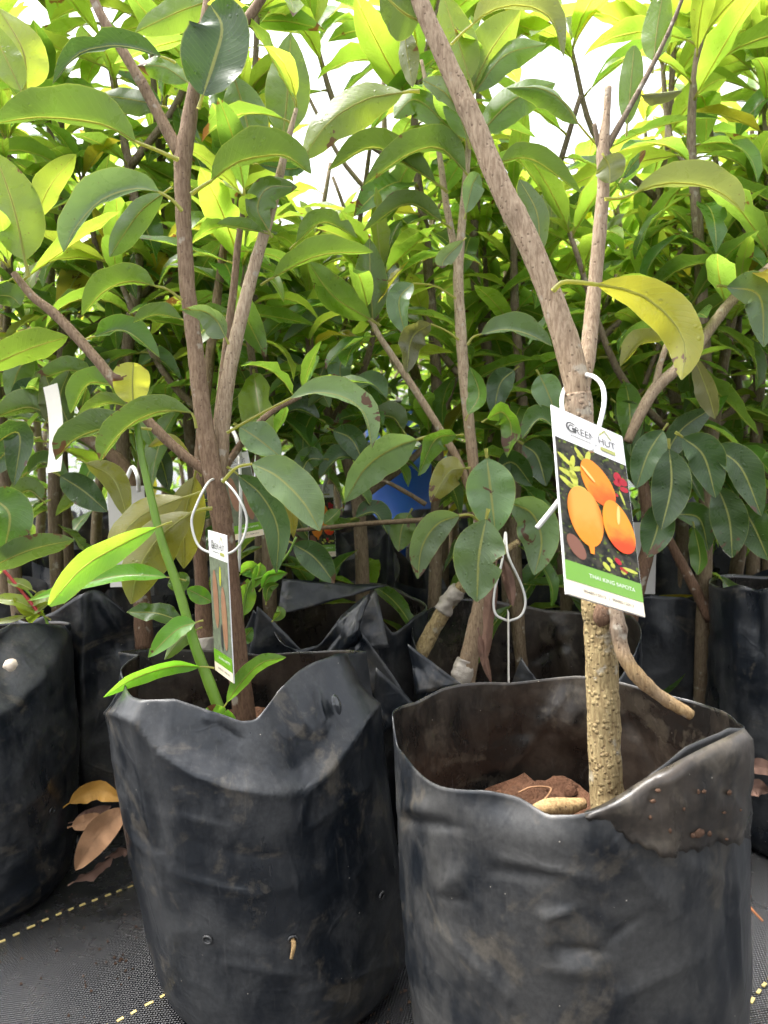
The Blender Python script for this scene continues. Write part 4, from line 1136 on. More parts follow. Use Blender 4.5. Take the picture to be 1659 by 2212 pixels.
stem('graft_tape', [(443, 1412), (441, 1375)], [44, 46], .998, M['tape'], p2, n=16, ns=12, lump=.3)

# leaves at the left border, from the bordering plant
fp = empty('sapling', (FBX, FBY, 0.27), 'sapling with low dark leaves in the bag with the folded corner flap', 'sapling', 'grafted saplings in bags')
stem('trunk', [(-70, 1400), (-60, 1250), (-62, 1100), (-50, 900), (-40, 700), (-20, 560), (0, 470)], [40, 36, 34, 30, 28, 24, 18], .92, M['bark_left'], fp, n=40)
for (pts, d, w, mode, side, col, rl) in (
    ([(-60, 1245), (60, 1190), (160, 1166)], .84, 68, 'f', 'U', 'd', 28), ([(-30, 1068), (20, 1110), (8, 1195)], .84, 100, 'f', 'T', 'm', 0),
    ([(-40, 980), (40, 935), (30, 1050)], .88, 70, 'f', 'T', 'd', 20), ([(-30, 640), (20, 640), (45, 660)], .82, 60, 'f', 'U', 'm', 20)):
    hero_leaf(fp, pts, d, w, mode, side, col, roll=rl)
sd_ = empty('seedling', tuple(at(95, 1390, 1.0)), 'cluster of pale green seedling leaves on a red stalk beside the border bag', 'seedling')
stem('seedling_stem', [(110, 1390), (100, 1340), (70, 1290), (40, 1260)], [7, 6, 6, 5], 1.0, M['shoot'], sd_, ns=6)
stem('red_stalk', [(85, 1325), (45, 1275), (5, 1228)], [8, 7, 7], .98, M['red'], sd_, ns=6)
for (pts, w) in (([(70, 1275), (45, 1262), (15, 1255)], 26), ([(110, 1300), (60, 1320), (28, 1290)], 30), ([(95, 1330), (40, 1300), (-20, 1292)], 34), ([(85, 1322), (60, 1340), (95, 1318)], 20), ([(60, 1330), (20, 1340), (-20, 1345)], 16), ([(55, 1363), (25, 1364), (-10, 1372)], 16), ([(130, 1300), (95, 1290), (60, 1310)], 30)):
    hero_leaf(sd_, pts, .98, w, 'f', 'T', 'y', roll=30)

# ------------------------------------------------------------------ price/name tags
def text_mesh(s, size, mat, width=None):
    cu = bpy.data.curves.new('txt', 'FONT'); cu.body = s; cu.size = size; cu.align_x = 'CENTER'; cu.align_y = 'CENTER'
    t = bpy.data.objects.new('txt', cu); COL.objects.link(t)
    bpy.context.view_layer.update()
    dg = bpy.context.evaluated_depsgraph_get()
    me = bpy.data.meshes.new_from_object(t.evaluated_get(dg))
    bpy.data.objects.remove(t); bpy.data.curves.remove(cu)
    me.materials.clear(); me.materials.append(mat)
    if width:
        xs = [v.co.x for v in me.vertices]; k = width / (max(xs) - min(xs)); cx = (max(xs) + min(xs)) / 2
        me.transform(Matrix.Scale(k, 4, (1, 0, 0)) @ Matrix.Translation((-cx, 0, 0)))
    return me

TW, TH_ = 0.047, 0.127
def oval(cx, cy, a, b, ang, k=28, pear=0.0):
    P = []
    for j in range(k):
        t = 2 * math.pi * j / k
        x, y = a * math.cos(t) * (1 + pear * math.sin(t)), b * math.sin(t)
        P.append((cx + x * math.cos(ang) - y * math.sin(ang), cy + x * math.sin(ang) + y * math.cos(ang)))
    return P

def print_mat(name, c0, c1, c2, cx, cy, ang, a, b):
    """printed picture of a fruit: colour runs from skin to flesh across the print"""
    m, nt, n, l, out = new_mat(name); g = G(nt); o = g.obc()
    mp = n.new('ShaderNodeMapping'); mp.vector_type = 'TEXTURE'; l.new(o, mp.inputs[0])
    mp.inputs['Location'].default_value = (cx, cy, 0); mp.inputs['Rotation'].default_value = (0, 0, ang); mp.inputs['Scale'].default_value = (a, b, 1)
    sep = n.new('ShaderNodeSeparateXYZ'); l.new(mp.outputs[0], sep.inputs[0])
    f = g.math('ADD', sep.outputs[1], g.math('MULTIPLY_ADD', g.noise(o, 160, 3), 0.9, -0.45))
    c = g.mix(g.ramp(f, -0.75, 0.2), c4(*c1), c4(*c0))
    c = g.mix(g.ramp(g.math('ADD', g.math('ABSOLUTE', sep.outputs[0]), g.math('MULTIPLY', f, 0.1)), 0.62, 1.0), c, c4(*c2))
    l.new(g.pbsdf(c, 0.45, None, 0.15), out.inputs[0])
    return m
def photo_mat():
    m, nt, n, l, out = new_mat('print_garden'); g = G(nt); o = g.obc()
    a = g.noise(o, 180, 4, 0.6)
    c = g.mix(g.ramp(a, 0.35, 0.65), c4(0.010, 0.011, 0.009), c4(0.05, 0.045, 0.032))
    c = g.mix(g.ramp(g.noise(o, 330, 2), 0.58, 0.66), c, c4(0.10, 0.14, 0.02))
    l.new(g.pbsdf(c, 0.5, None, 0.12), out.inputs[0]); return m
M['photo'] = photo_mat()
M['p_leaf'] = simple('print_leaf', (0.40, 0.42, 0.03), 0.35, 0.5, 200, 0.4)
M['p_red'] = simple('print_flower', (0.36, 0.010, 0.022), 0.45, 0.2, 300, 0.4)
M['p_brown'] = simple('print_shade', (0.16, 0.05, 0.02), 0.35)
M['p_fruit'] = [print_mat('print_fruit_top', (0.70, 0.23, 0.022), (0.62, 0.10, 0.012), (0.72, 0.22, 0.016), .0016, .018, rad(22), .0098, .0158),
                print_mat('print_fruit_whole', (0.72, 0.29, 0.055), (0.70, 0.22, 0.018), (0.62, 0.17, 0.016), -.0082, -.0095, rad(4), .0107, .0195),
                print_mat('print_fruit_cut', (0.72, 0.26, 0.026), (0.62, 0.055, 0.012), (0.74, 0.25, 0.016), .0122, -.0085, rad(10), .0098, .0175)]
M['p_hi'] = simple('print_highlight', (0.80, 0.46, 0.12), 0.3)
M['p_banana'] = simple('print_brown_fruit', (0.26, 0.13, 0.075), 0.35, 0.5, 120, 0.3)
M['p_pale'] = simple('print_pale_photo', (0.13, 0.15, 0.10), 0.45, 0.2, 160, 0.8)

def sheet(e, name, pts, z, mat):
    k = len(pts)
    me = mesh(name, [(x, y, z) for x, y in pts], [tuple(range(k))], mat, False)
    return obj(name, me, e, False)
def rect(x0, x1, y0, y1): return [(x0, y0), (x1, y0), (x1, y1), (x0, y1)]
def put_text(e, s, size, mat, x, y, z, width, name='lettering'):
    o = obj(name, text_mesh(s, size, mat, width), e, False); o.location = (x, y, z); return o

def tag_frame(TL, TR, BL, dTL, dTR, dBL):
    a, b, c = at(*TL, dTL), at(*TR, dTR), at(*BL, dBL)
    Y = (a - c).normalized(); X = (b - a); X = (X - Y * X.dot(Y)).normalized(); Z = X.cross(Y)
    return a, b, c, Matrix((X, Y, Z)).transposed()

def plant_tag(label, TL, TR, BL, dTL, dTR, dBL, kind, curl=0.0, group='hanging plant tags', mat=None, h=None, w=None):
    a, b, c, R = tag_frame(TL, TR, BL, dTL, dTR, dBL)
    h = h or (a - c).length
    wx = (b - a).length if w == 'fit' else TW * h / TH_
    w = wx; s = h / TH_
    org = a + R @ Vector((w / 2, -h / 2, 0))
    e = bpy.data.objects.new('plant_tag', None); COL.objects.link(e); e.empty_display_size = .02
    e.matrix_world = Matrix.Translation(org) @ R.to_4x4() @ Matrix.Diagonal((w / TW, s, s, 1))
    tag(e, label, 'plant tag', group)
    # card
    V, F = [], []; n = 12; t = 0.0004
    hw = TW / 2
    for i in range(n + 1):
        y = -TH_ / 2 + TH_ * i / n
        zc = curl * (2 * y / TH_) ** 2 * TH_
        V += [(-hw, y, zc - t), (hw, y, zc - t), (hw, y, zc + t), (-hw, y, zc + t)]
    for i in range(n):
        for j in range(4):
            F.append((i * 4 + j, i * 4 + (j + 1) % 4, (i + 1) * 4 + (j + 1) % 4, (i + 1) * 4 + j))
    F.append((3, 2, 1, 0)); F.append((n * 4, n * 4 + 1, n * 4 + 2, n * 4 + 3))
    card = obj('card', mesh('card', V, F, mat or M['card'], False), e, False)
    tagroot, e = e, card
    if kind in ('fruit', 'banana'):
        z = 0.0007; dz = 0.00018
        sheet(e, 'photo_print', rect(-hw + .0006, hw - .0004, -.0425, .0405), z, M['photo'] if kind == 'fruit' else M['p_pale'])
        sheet(e, 'green_band', rect(-hw + .0003, hw - .0003, -.0545, -.0425), z + dz, M['band'])
        sheet(e, 'cream_strip', rect(-hw + .0003, hw - .0003, -.0633, -.0545), z, M['strip'])
        put_text(e, 'GREEN HUT', .0075, M['ink'], .0015, .0512, z + dz, .031)
        put_text(e, 'G', .0105, M['ink'], -.0125, .0518, z + 2 * dz, .0062)
        roof = [(.006, .0555), (.0105, .0615), (.015, .0555), (.0140, .0555), (.0105, .0600), (.0070, .0555)]
        obj('roof_emblem', mesh('roof_emblem', [(x, y, z + dz) for x, y in roof], [(0, 1, 4, 5), (1, 2, 3, 4)], M['ink_olive'], False), e, False)
        sheet(e, 'rule_line', rect(-.013, .0045, .0459, .0466), z + dz, M['ink_grey'])
        sheet(e, 'farm_plate', rect(.0065, .0165, .0445, .0472), z + dz, M['ink_olive'])
        put_text(e, 'THAI KING SAPOTA' if kind == 'fruit' else 'BANANA SAPOTA', .0034, M['ink_white'], .0045, -.0482, z + 2 * dz, .028)
        put_text(e, '9048512015  |  9048512013', .0026, M['ink'], .0015, -.0588, z + dz, .030)
        if kind == 'fruit':
            rng = random.Random(9)
            for (x, y, a_, b_, an) in ((-.018, .026, .0016, .0055, .9), (-.0135, .0255, .0016, .006, -.2), (-.0105, .0225, .0016, .004, -1.0), (-.0165, .0165, .002, .006, 1.3), (-.0135, .015, .0025, .0055, .2), (-.0172, .0095, .0018, .006, 1.0), (-.012, .009, .0016, .006, 1.7), (-.008, .0335, .0016, .0055, .6), (-.003, .0345, .0016, .005, -.3), (-.0055, .031, .0016, .005, 1.2), (.017, -.036, .0012, .005, 1.5), (.006, -.0365, .0014, .0016, 0), (.0045, -.0335, .0014, .002, 1), (.0125, -.0385, .0014, .0018, 1), (.002, -.0385, .0016, .003, .7), (.0175, .014, .0008, .005, .3)):
                sheet(e, 'printed_leaf', oval(x, y, a_, b_, an, 12), z + dz, M['p_leaf'])
            for (x, y, a_, b_) in ((.0158, .0285, .0036, .0026), (.019, .0262, .003, .0034), (.0152, .0235, .002, .0026), (.0196, .0208, .002, .003), (.0105, .0085, .0018, .0026), (.0138, .0145, .0012, .0012), (.0098, -.0325, .0018, .0024), (.0128, -.0372, .0014, .0026)):
                sheet(e, 'printed_flower', oval(x, y, a_, b_, x * 90, 10), z + dz, M['p_red'])
            sheet(e, 'printed_shade', oval(-.0155, -.032, .0045, .008, .5, 18), z + dz * 1.5, M['p_brown'])
            for k, (x, y, a_, b_, an) in enumerate(((.0016, .018, .0098, .0158, rad(22)), (-.0082, -.0095, .0107, .0195, rad(4)), (.0122, -.0085, .0098, .0175, rad(10)))):
                sheet(e, 'printed_fruit', oval(x, y, a_, b_, an, 34, -0.12 if k != 1 else 0.06), z + dz * (2 + k), M['p_fruit'][k])
            sheet(e, 'printed_stalk', [(-.0085, -.027), (-.0045, -.027), (-.0052, -.0335), (-.0075, -.0335)], z + dz * 3.5, M['p_fruit'][1])
            sheet(e, 'printed_highlight', oval(.0128, -.0005, .0011, .007, -.1, 14), z + dz * 5.2, M['p_hi'])
            sheet(e, 'printed_highlight', oval(-.0045, .0215, .0010, .006, .75, 14), z + dz * 5.2, M['p_hi'])
        else:
            for (x, a_, y, b_) in ((-.010, .0065, .004, .026), (.010, .0065, -.010, .028)):
                sheet(e, 'printed_fruit', oval(x, y, a_, b_, .04, 26), z + dz * 2, M['p_banana'])
            sheet(e, 'printed_leaf', oval(.004, .026, .0022, .009, -.1, 14), z + dz * 1.5, M['p_leaf'])
            sheet(e, 'printed_shade', oval(.001, -.028, .003, .012, 0, 14), z + dz * 1.5, M['ink'])
    return tagroot

def tie(e, pts, d, w, mat=None):
    """nylon tie; pts in the picture, parented to the tag"""
    P = [at(p[0], p[1], d + (p[2] if len(p) > 2 else 0)) for p in pts]
    V, F = tube_geo(P, [pxr(w, d)] * 3, ns=8, n=8 * len(P))
    me = mesh('tie', V, F, mat or M['tie']); me.transform(e.matrix_world.inverted())
    return obj('tie', me, e, False)

t1 = plant_tag('tilted white plant tag printed with three orange fruits, hung on the warty trunk', (1190, 875), (1340, 925), (1222, 1283), .548, .584, .482, 'fruit', w='fit')
tie(t1, [(1277, 975, .0), (1293, 925, .01), (1305, 870, .02), (1300, 832, .03), (1278, 812, .045), (1250, 812, .12), (1226, 830, .115), (1214, 860, .06), (1216, 900, .03)], .535, 11)
tie(t1, [(1222, 1062, .0), (1195, 1098, .0), (1160, 1141, .0)], .545, 12)
t2 = plant_tag('narrow plant tag with brown fruits turned edgewise in a round white tie', (450, 1145), (490, 1157), (466, 1447), .735, .693, .750, 'banana', w='fit')
tie(t2, [(470, 1200, -.005), (430, 1180), (414, 1130), (425, 1090), (450, 1042, .01), (470, 1035, .08), (488, 1042, .02), (515, 1075), (533, 1120), (525, 1165), (505, 1190), (475, 1202, -.005)], .74, 5.6, M['tie_thin'])
t3 = plant_tag('plant tag with brown fruits showing behind the forked stem', (470, 988), (578, 962), (505, 1168), .87, .865, .87, 'banana')
tie(t3, [(520, 990), (512, 950), (500, 925, .02)], .868, 9, M['tie_thin'])
tie(t3, [(517, 985), (520, 1080, -.01), (516, 1235, -.01)], .868, 7, M['tie_thin'])
t4 = plant_tag('small distant plant tag with orange fruits beyond the drooping leaves', (662, 1048), (722, 1044), (668, 1204), 1.36, 1.36, 1.36, 'fruit')
tie(t4, [(696, 1065), (705, 1035), (715, 1010)], 1.35, 7, M['tie_thin'])
t5 = plant_tag('blank cream back of a plant tag curving down a stem', (103, 838), (150, 833), (110, 1022), 1.0, .957, 1.0, 'blank', 0.05, mat=M['card_back'])
t6 = plant_tag('blank grey back of a plant tag behind the olive hanging leaves', (233, 1052), (312, 1045), (240, 1268), .98, .98, .98, 'blank', 0.02, mat=M['card_grey'])
tie(t6, [(268, 1050), (285, 1010), (297, 1030, -.02), (300, 1060)], .97, 9, M['tie'])
t7 = plant_tag('blank grey back of a plant tag beside the brown stem', (1362, 1128), (1428, 1124), (1358, 1282), 1.16, 1.16, 1.16, 'blank', 0.0, mat=M['card_grey'])
t8 = plant_tag('plant tag seen edge on below its teardrop tie by the graft', (1096, 1316), (1104, 1310), (1097, 1474), .94, .86, .94, 'blank', 0.0, mat=M['card_back'])
tie(t8, [(1098, 1342), (1070, 1325), (1068, 1280), (1085, 1210), (1092, 1150, .02), (1098, 1200), (1125, 1260), (1135, 1300), (1125, 1330), (1098, 1342)], .93, 5.5, M['tie_thin'])
t9 = plant_tag('small white plant tag sticking up behind the right bags', (1560, 1100), (1603, 1100), (1562, 1205), 1.75, 1.75, 1.75, 'blank', 0.0, mat=M['card_back'])

# ------------------------------------------------------------------ the rows behind
SKX = [-300, 0, 120, 200, 300, 420, 600, 660, 700, 800, 850, 960, 1060, 1120, 1200, 1300, 1390, 1430, 1560, 1600, 1700, 2000]
SKY = [-60, -60, 10, 40, -40, -60, 40, 300, 430, 430, 220, 40, 30, 190, 330, 350, 200, -40, 30, 150, 180, 150]
def sky_y(x): return float(np.interp(x, SKX, SKY))

def keep_clear(p, tip):
    """keep the near stems, the tags and the open sky free of leaves of the back rows"""
    for q3 in (tip, p.lerp(tip, .6)):
        x, y = px_of(q3)
        if y < sky_y(x) - 60: return False
        for (x0, x1, y0, y1) in ((650, 735, 1030, 1215), (90, 168, 825, 1035), (228, 330, 1040, 1262), (470, 605, 955, 1165), (795, 935, 1000, 1185), (1355, 1432, 1120, 1285)):
            if x0 < x < x1 and y0 < y < y1: return False
        for (gx, gy, ax, ay) in ((722, 285, 88, 140), (1218, 160, 78, 175), (1330, 230, 50, 70), (1605, 190, 40, 60), (262, 62, 48, 36), (455, 300, 20, 30)):
            if ((x - gx) / ax) ** 2 + ((y - gy) / ay) ** 2 < 1: return False
    return True

def keep_gaps(p, tip):
    x, y = px_of(tip)
    return y < 60 or keep_clear(p, tip)

SEEN = {}
def once(lb_, d):
    if lb_ not in SEEN: SEEN[lb_] = d; return lb_
    return lb_ + (', further back' if d > SEEN[lb_] else ', further forward')

def place_words(px):
    for lim, wd in ((60, 'beyond the bag with the folded flap'), (250, 'behind the sharply bent stem'), (450, 'behind the fork of the red-brown trunk'), (620, 'behind the pale side stem'),
                    (780, 'below the open gap of sky'), (920, 'close to the blue drum'), (1080, 'behind the taped graft stem'), (1250, 'behind the leaning tan stem'),
                    (1400, 'behind the orange fruit tag'), (1560, 'behind the dark drooping leaves')):
        if px < lim: return wd
    return 'behind the bag with the pinched rim'

def sapling(x, y, H, seed, nl, size=0.165, label='slender leafy sapling in the crowded rows further back', nb=3, low=0.5, foot=0.25):
    r = random.Random(seed)
    e = empty('sapling', (x, y, 0.27), label, 'sapling', 'saplings of the back rows')
    lx, ly = r.uniform(-.10, .10), r.uniform(-.08, .08)
    pts = [Vector((x + lx * t + .02 * r.uniform(-1, 1), y + ly * t + .02 * r.uniform(-1, 1), (foot if t == 0 else 0.25 + (H - 0.25) * t))) for t in (0, .25, .5, .75, 1)]
    tube('trunk', pts, [.013, .011, .009, .007, .004], M['bark_bg'], e, ns=7, n=24, lump=.08)
    foliate(e, pts, int(nl * .42), r, low, size, young=1.1, whorl=10, stop=keep_clear)
    for k in range(nb):
        t = r.uniform(.28, .72); p = catmull(pts, 21)[int(t * 20)]
        a = r.uniform(0, 6.28); L = r.uniform(.22, .42) * min(1.0, H); 
        d = Vector((math.cos(a), math.sin(a), 0))
        b = [p, p + d * L * .45 + Vector((0, 0, L * .35)), p + d * L * .7 + Vector((0, 0, min(L * .9, H - p.z)))]
        tube('branch', b, [.007, .0055, .0035], M['bark_bg'], e, ns=6, n=12, lump=.06)
        foliate(e, b, int(nl * .58 / nb), r, .15, size, young=1.0, whorl=8, stop=keep_clear)
    return e

rng = random.Random(77)
# crowns for the traced plants of the second row
foliate(rp2, [at(1425, 825, 1.08), at(1480, 700, 1.12), at(1520, 560, 1.15)], 16, rng, .2, .15, stop=keep_clear)
foliate(rp2, [at(1590, 640, 1.04), at(1660, 570, 1.05), at(1720, 480, 1.06)], 12, rng, .1, .15, stop=keep_clear)
foliate(bp, [at(160, 930, 1.1), at(80, 830, 1.15), at(60, 700, 1.2)], 14, rng, .1, .14, stop=keep_clear)
foliate(p2, [at(448, 820, 1.02), at(480, 560, 1.05), at(500, 430, 1.08)], 16, rng, .1, .14, stop=keep_clear)
foliate(mp_, [at(950, 340, 1.02), at(930, 230, 1.04), at(905, 110, 1.05)], 10, rng, .1, .14, stop=keep_clear)

# drooping leaves low in the second row, and the thin twig running across them
stem('twig', [(640, 1146), (720, 1138), (800, 1130), (930, 1122), (1030, 1110)], [8, 10, 11, 12, 12], .99, M['twig'], mp_, ns=7)
stem('twig', [(920, 1090, .05), (880, 1065, .05), (830, 1040, .05), (790, 1045, .05)], [12, 11, 9, 6], 1.02, M['twig'], mp_, ns=7)
for (pts, w, mode, side, col, rl) in (
    ([(770, 992), (730, 990), (690, 1035)], 56, 'u', 'T', 'd', 0), ([(700, 992), (665, 995), (645, 1042)], 56, 'f', 'T', 'd', 25), ([(745, 1082), (775, 1062), (800, 1092)], 44, 'u', 'T', 'm', 0),
    ([(768, 1118), (810, 1108), (838, 1155)], 58, 'u', 'T', 'd', 0), ([(885, 1108), (868, 1140), (861, 1192)], 62, 'f', 'U', 'm', 15), ([(735, 1100), (715, 1120), (700, 1132)], 36, 'f', 'T', 'm', 30),
    ([(690, 905), (640, 885), (585, 915)], 60, 'u', 'T', 'd', 0), ([(760, 870), (715, 850), (665, 880)], 60, 'u', 'U', 'm', 0), ([(720, 930), (760, 950), (790, 1010)], 58, 'f', 'T', 'd', 0),
    ([(835, 860), (800, 830), (750, 850)], 58, 'u', 'T', 'g', 0), ([(870, 930), (845, 900), (790, 905)], 62, 'u', 'U', 'd', 0), ([(1075, 1010), (1110, 1000), (1150, 1050)], 66, 'f', 'T', 'd', 20),
    ([(1110, 800), (1080, 830), (1065, 900)], 58, 'f', 'T', 'd', 0), ([(1130, 960), (1160, 985), (1180, 1050)], 66, 'f', 'T', 'd', 0), ([(760, 760), (735, 790), (742, 860)], 58, 'f', 'T', 'g', 15),
    ([(740, 700), (690, 690), (610, 740)], 62, 'u', 'T', 'g', 0), ([(600, 770), (640, 800), (660, 870)], 56, 'f', 'T', 'd', 10), ([(700, 790), (690, 830), (712, 880)], 52, 'f', 'U', 'm', 0)):
    hero_leaf(mp_, pts, 1.06, w, mode, side, col, roll=rl)
for (pts, w, mode, side, col, rl) in (
    ([(60, 1020), (100, 1000), (150, 1050)], 54, 'u', 'T', 'm', 0), ([(20, 860), (70, 850), (120, 905)], 62, 'u', 'T', 'd', 0), ([(90, 1080), (60, 1060), (10, 1090)], 58, 'u', 'U', 'm', 0),
    ([(200, 1090), (170, 1080), (120, 1115)], 50, 'u', 'U', 'b', 0), ([(70, 770), (40, 800), (20, 870)], 62, 'f', 'U', 'm', 10), ([(240, 760), (210, 780), (195, 850)], 54, 'f', 'T', 'd', 0),
    ([(330, 960), (350, 1000), (365, 1060)], 50, 'f', 'T', 'd', 15), ([(300, 790), (340, 775), (390, 820)], 52, 'u', 'T', 'm', 0)):
    hero_leaf(bp, pts, 1.08, w, mode, side, col, roll=rl)

# leaf tufts at the ends of the front sapling's branches
for (x, y, x1, y1, d, nn, sz, yg) in ((60, 630, 20, 575, .81, 2, .12, 1.5), (618, 320, 642, 228, .83, 4, .12, .8), (505, 620, 530, 425, .86, 6, .11, .4), (480, 560, 502, 425, 1.02, 5, .12, .5), (600, 885, 655, 852, .87, 2, .10, .3),
                                  (432, 110, 452, -20, .82, 4, .12, .8), (1006, 390, 1010, 195, .99, 6, .13, 1.0), (825, 735, 798, 685, .99, 2, .12, .8), (1555, 690, 1600, 630, 1.05, 4, .13, .5)):
    foliate(lp if d < .9 else (p2 if x == 480 else (rp2 if x > 1500 else mp_)), [at(x, y, d), at((x + x1) / 2, (y + y1) / 2, d + .004), at(x1, y1, d)], nn, rng, .1, sz, young=yg, whorl=5, stop=keep_clear)

ROWS = [  # depth, picture x of each plant, leaves each
 (1.22, [120, 575, 770, 1110, 1270, 1520, 1680], 100),
 (1.40, [20, 300, 480, 640, 960, 1080, 1220, 1400, 1600], 112),
 (1.68, [-40, 190, 440, 640, 1000, 1220, 1420, 1600], 84),
 (2.05, [50, 270, 520, 690, 1060, 1180, 1330, 1520, 1690], 54),
 (2.5, [-20, 150, 360, 590, 790, 980, 1200, 1400, 1580], 50),
 (3.1, [60, 250, 450, 640, 740, 860, 1080, 1290, 1500], 40),
 (4.0, [380, 560, 690, 780, 960, 1250], 30),
 (5.2, [660, 740, 830], 26),
]
ROWN = dict(zip([r_[0] for r_ in ROWS], ('crowded second', 'third', 'fourth', 'fifth', 'sixth', 'seventh', 'eighth', 'last')))
k = 0
for d, xs, nl in ROWS:
    for px in xs:
        k += 1
        px = px + rng.uniform(-22, 22); dd = d * rng.uniform(.95, 1.06)
        c = at(px, 1120, dd)
        top = at(px, sky_y(px) + rng.uniform(60, 200) + (60 if d > 2.4 else 0), dd).z
        H = rng.uniform(1.12, 1.42) if d > 1.3 else rng.uniform(.95, 1.25)
        H = max(0.7, min(H, top - 0.05))
        sapling(c.x, c.y, H, 500 + k, nl, 0.140 * rng.uniform(.9, 1.12), once('leafy sapling in the %s row, %s' % (ROWN[d], place_words(px)), dd), low=rng.uniform(.06, .24) if d < 1.6 else rng.uniform(.12, .35), nb=4 if d > 1.5 else 3, foot=0.25 if 1.3 < d < 4.2 else -0.01)
        if 1.3 < d < 4.2:
            far_bag(c.x + rng.uniform(-.03, .03), c.y + rng.uniform(-.03, .03), k, rng.uniform(0, 6.28), rng.uniform(.93, 1.05), once('black grow bag in the %s row, %s' % (ROWN[d], place_words(px)), dd))

# tall shoots that carry rosettes of young leaves up against the sky
for (px, d, yt, nl) in ((20, 1.15, -50, 26), (140, 1.30, 25, 24), (285, 1.18, -40, 26), (400, 1.3, 40, 22), (545, 1.22, -30, 28), (945, 1.2, -20, 26), (1060, 1.24, 20, 26), 
                        (1440, 1.28, 60, 24), (1530, 1.12, -50, 32), (1610, 1.22, 130, 24), (1660, 1.3, 60, 24)):
    k += 1
    c = at(px, 900, d); top = at(px, yt + 40, d).z
    r = random.Random(900 + k)
    e = empty('sapling', (c.x, c.y, 0.27), once('tall sapling with yellow-green top rosette, %s' % place_words(px), d), 'sapling', 'tall saplings against the sky')
    P = [Vector((c.x + .03 * r.uniform(-1, 1), c.y + .02 * r.uniform(-1, 1), (-.01 if t == 0 else 0.25 + (top - .25) * t))) for t in (0, .3, .6, .8, 1)]
    tube('trunk', P, [.012, .010, .008, .006, .004], M['bark_bg'], e, ns=8, n=28, lump=.08)
    foliate(e, P, nl, r, .5, .185, young=1.6, whorl=13, stop=keep_gaps)
    a = r.uniform(0, 6.28); q = catmull(P, 21)[13]; L = .22
    b_ = [q, q + Vector((math.cos(a) * L * .5, math.sin(a) * L * .5, L * .4)), q + Vector((math.cos(a) * L * .7, math.sin(a) * L * .7, L))]
    tube('branch', b_, [.006, .005, .0035], M['bark_bg'], e, ns=6, n=12, lump=.06)
    foliate(e, b_, 7, r, .3, .17, young=1.2, whorl=8, stop=keep_gaps)

# the far planting: one unbroken mass of leaves beyond the last row
def far_mass():
    r = random.Random(31); V, F, UV, MI = [], [], [], []
    src = [l_ for l_ in LEAVES[:8]]
    for i in range(5200):
        y = r.uniform(6.2, 10.5); x = r.uniform(-.85, .85) * y
        hmax = 1.55 + 0.12 * y + 0.5 * noise.noise(Vector((x * 1.3, y * 1.3, 0)))
        p = Vector((x, y, hmax * r.random() ** 0.8))
        if px_of(p)[1] < sky_y(px_of(p)[0]) : continue
        a = r.uniform(0, 6.28); el = r.uniform(-.4, 1.0); L = r.uniform(.12, .22) * 1.3
        X = Vector((math.cos(a) * math.cos(el), math.sin(a) * math.cos(el), math.sin(el)))
        S = X.cross(Vector((0, 0, 1))).normalized(); N = S.cross(X)
        o = len(V); wd = L * .17
        V += [p, p + X * L * .4 + S * wd + N * .02, p + X * L * .4, p + X * L * .4 - S * wd + N * .02, p + X * L * .75 + S * wd * .7 - N * .01, p + X * L * .72 - N * .02, p + X * L * .75 - S * wd * .7 - N * .01, p + X * L - N * .05]
        UV += [(.5, 0), (1, .4), (.5, .4), (0, .4), (1, .7), (.5, .7), (0, .7), (.5, 1)]
        F += [(o, o + 2, o + 1), (o, o + 3, o + 2), (o + 1, o + 2, o + 5, o + 4), (o + 2, o + 3, o + 6, o + 5), (o + 4, o + 5, o + 7), (o + 5, o + 6, o + 7)]
    o = obj('far_foliage', mesh('far_foliage', V, F, M['leaf'], True, UV)); o.color = (*COLS['m'], .4)
    tag(o, 'mass of far green foliage beyond the last row of saplings', 'foliage', kind='stuff')
far_mass()

# blue drum standing among the back rows
def drum():
    c = at(880, 1120, 2.75)
    e = empty('blue_drum', (c.x, c.y, 0), 'blue plastic drum standing among the stems of the back rows', 'drum')
    prof = [(0, 0), (.125, 0), (.14, .015), (.14, .22), (.147, .235), (.147, .26), (.14, .275), (.14, .46), (.147, .475), (.147, .5), (.14, .515), (.14, .66), (.12, .70), (.05, .71), (0, .71)]
    V, F = [], []; n = 36
    for (r, z) in prof:
        for j in range(n):
            a = 2 * math.pi * j / n; V.append(Vector((c.x + r * math.cos(a), c.y + r * math.sin(a), z)))
    for i in range(len(prof) - 1):
        for j in range(n): F.append((i * n + j, i * n + (j + 1) % n, (i + 1) * n + (j + 1) % n, (i + 1) * n + j))
    obj('body', mesh('body', V, F, M['blue']), e)
    tube('lid_ring', [Vector((c.x + .122 * math.cos(a), c.y + .122 * math.sin(a), .70)) for a in np.linspace(0, 6.283, 25)], [.008] * 3, M['ink'], e, ns=6, n=48)
drum()

# ------------------------------------------------------------------ litter on the mat
def litter(label, pts, d, w, mat, mode='f', roll=0, dd=0.0, fold=rad(20), group='fallen leaves'):
    P = [at(x, y, d) for x, y in pts]
    e = hero_leaf(None, pts, d, w, mode, 'T', 'o', dd=dd, fold=fold, roll=roll, wave=.25, name='fallen_leaf', mat=mat)
    tag(e, label, 'fallen leaf', group)
litter('long tan fallen leaf leaning between the two bags', [(275, 1745), (215, 1800), (163, 1880)], .93, 64, M['dry'], dd=-.02)
litter('orange-green fallen leaf arched on the litter', [(150, 1735), (205, 1705), (268, 1728)], .97, 46, M['dry_orange'], mode='d')
litter('dull brown fallen leaf under the orange one', [(160, 1775), (200, 1765), (240, 1740)], .98, 40, M['dry_grey'])
litter('pale brown folded fallen leaf beside the border bag', [(155, 1785), (185, 1775), (215, 1758)], .95, 34, M['dry'])
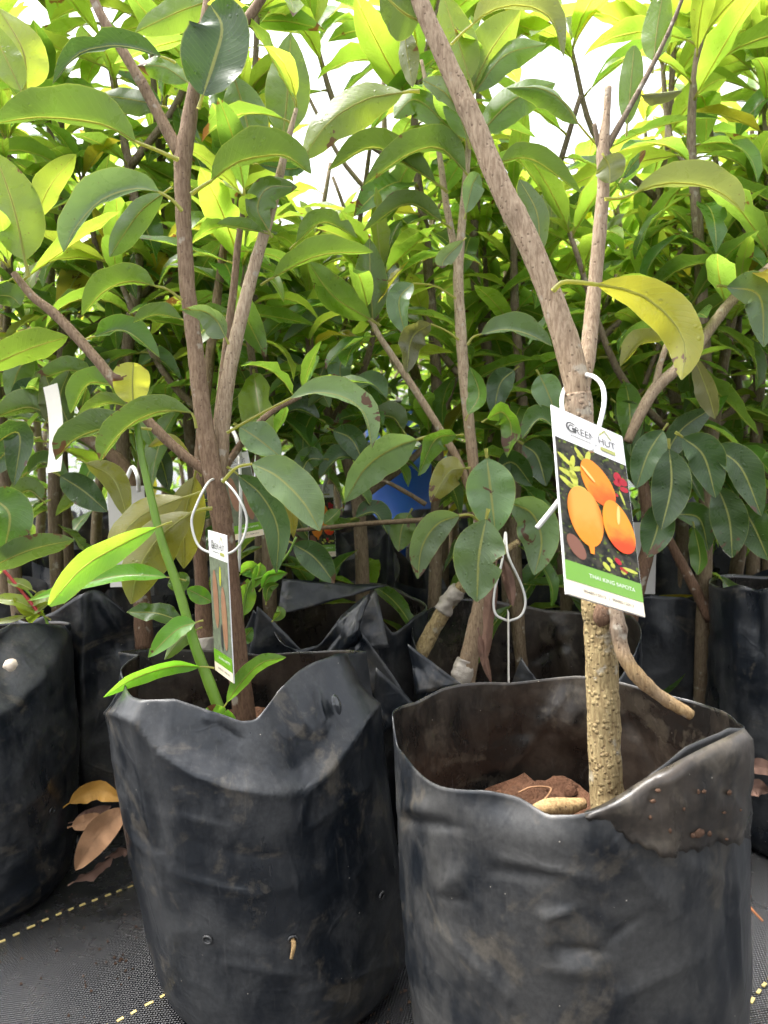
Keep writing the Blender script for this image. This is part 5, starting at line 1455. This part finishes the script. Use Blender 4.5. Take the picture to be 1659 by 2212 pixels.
litter('crumpled reddish fallen leaf flat on the woven mat', [(160, 1905), (205, 1880), (245, 1848)], .93, 34, M['dry_grey'], roll=50)
litter('small dark crumpled fallen leaf near the tan leaf', [(235, 1850), (262, 1838), (285, 1835)], .95, 26, M['dry_grey'], roll=45)
litter('curled brown fallen leaf behind the turned-out rim', [(1605, 1665), (1640, 1655), (1680, 1668)], .98, 36, M['dry_grey'])
litter('torn reddish fallen leaf beside the muddy rim', [(1612, 1715), (1632, 1700), (1660, 1712)], .90, 40, M['dry_grey'], roll=20)
rt = tube('curly_rootlet', [at(1648, 1990, .80), at(1625, 1965, .81), at(1612, 1945, .82), at(1622, 1935, .82)], [.0012, .0014, .001], M['orange_bead'], None, ns=6)
tag(rt, 'thin orange rootlet curled on the woven mat', 'rootlet')
sh = tag(blob('snail_shell', at(22, 1436, .86), .008, .007, .006, Vector((0, -1, .4)), M['snail'], None, 2), 'pale round shell lying in the mouth of the border bag', 'shell')
# grit swept along the foot of the front bags
def grit():
    r = random.Random(8); V, F = [], []
    for i in range(600):
        a = r.uniform(0, 6.28)
        cx, cy, R = r.choice(((LBX, LBY, LBR), (RBX, RBY, RBR), (FBX, FBY, FBR)))
        q = R * (0.93 + abs(r.gauss(0, .28))); x, y = cx + q * math.cos(a), cy + q * math.sin(a)
        s = r.uniform(.0006, .0024); z = 0.012 * noise.noise(Vector((x * 4, y * 4, 0))) - 0.006
        o = len(V)
        for (dx, dy, dz) in ((1, 0, 0), (-.5, .8, 0), (-.5, -.8, 0), (0, 0, 1.1), (.1, .1, -.8)):
            V.append((x + dx * s * r.uniform(.7, 1.3), y + dy * s * r.uniform(.7, 1.3), z + dz * s + s * .5))
        F += [(o, o + 1, o + 3), (o + 1, o + 2, o + 3), (o + 2, o, o + 3), (o + 1, o, o + 4), (o + 2, o + 1, o + 4), (o, o + 2, o + 4)]
    o = obj('grit', mesh('grit', V, F, M['mud'], False))
    tag(o, 'reddish brown soil grit scattered on the mat round the bags', 'grit', kind='stuff')
grit()
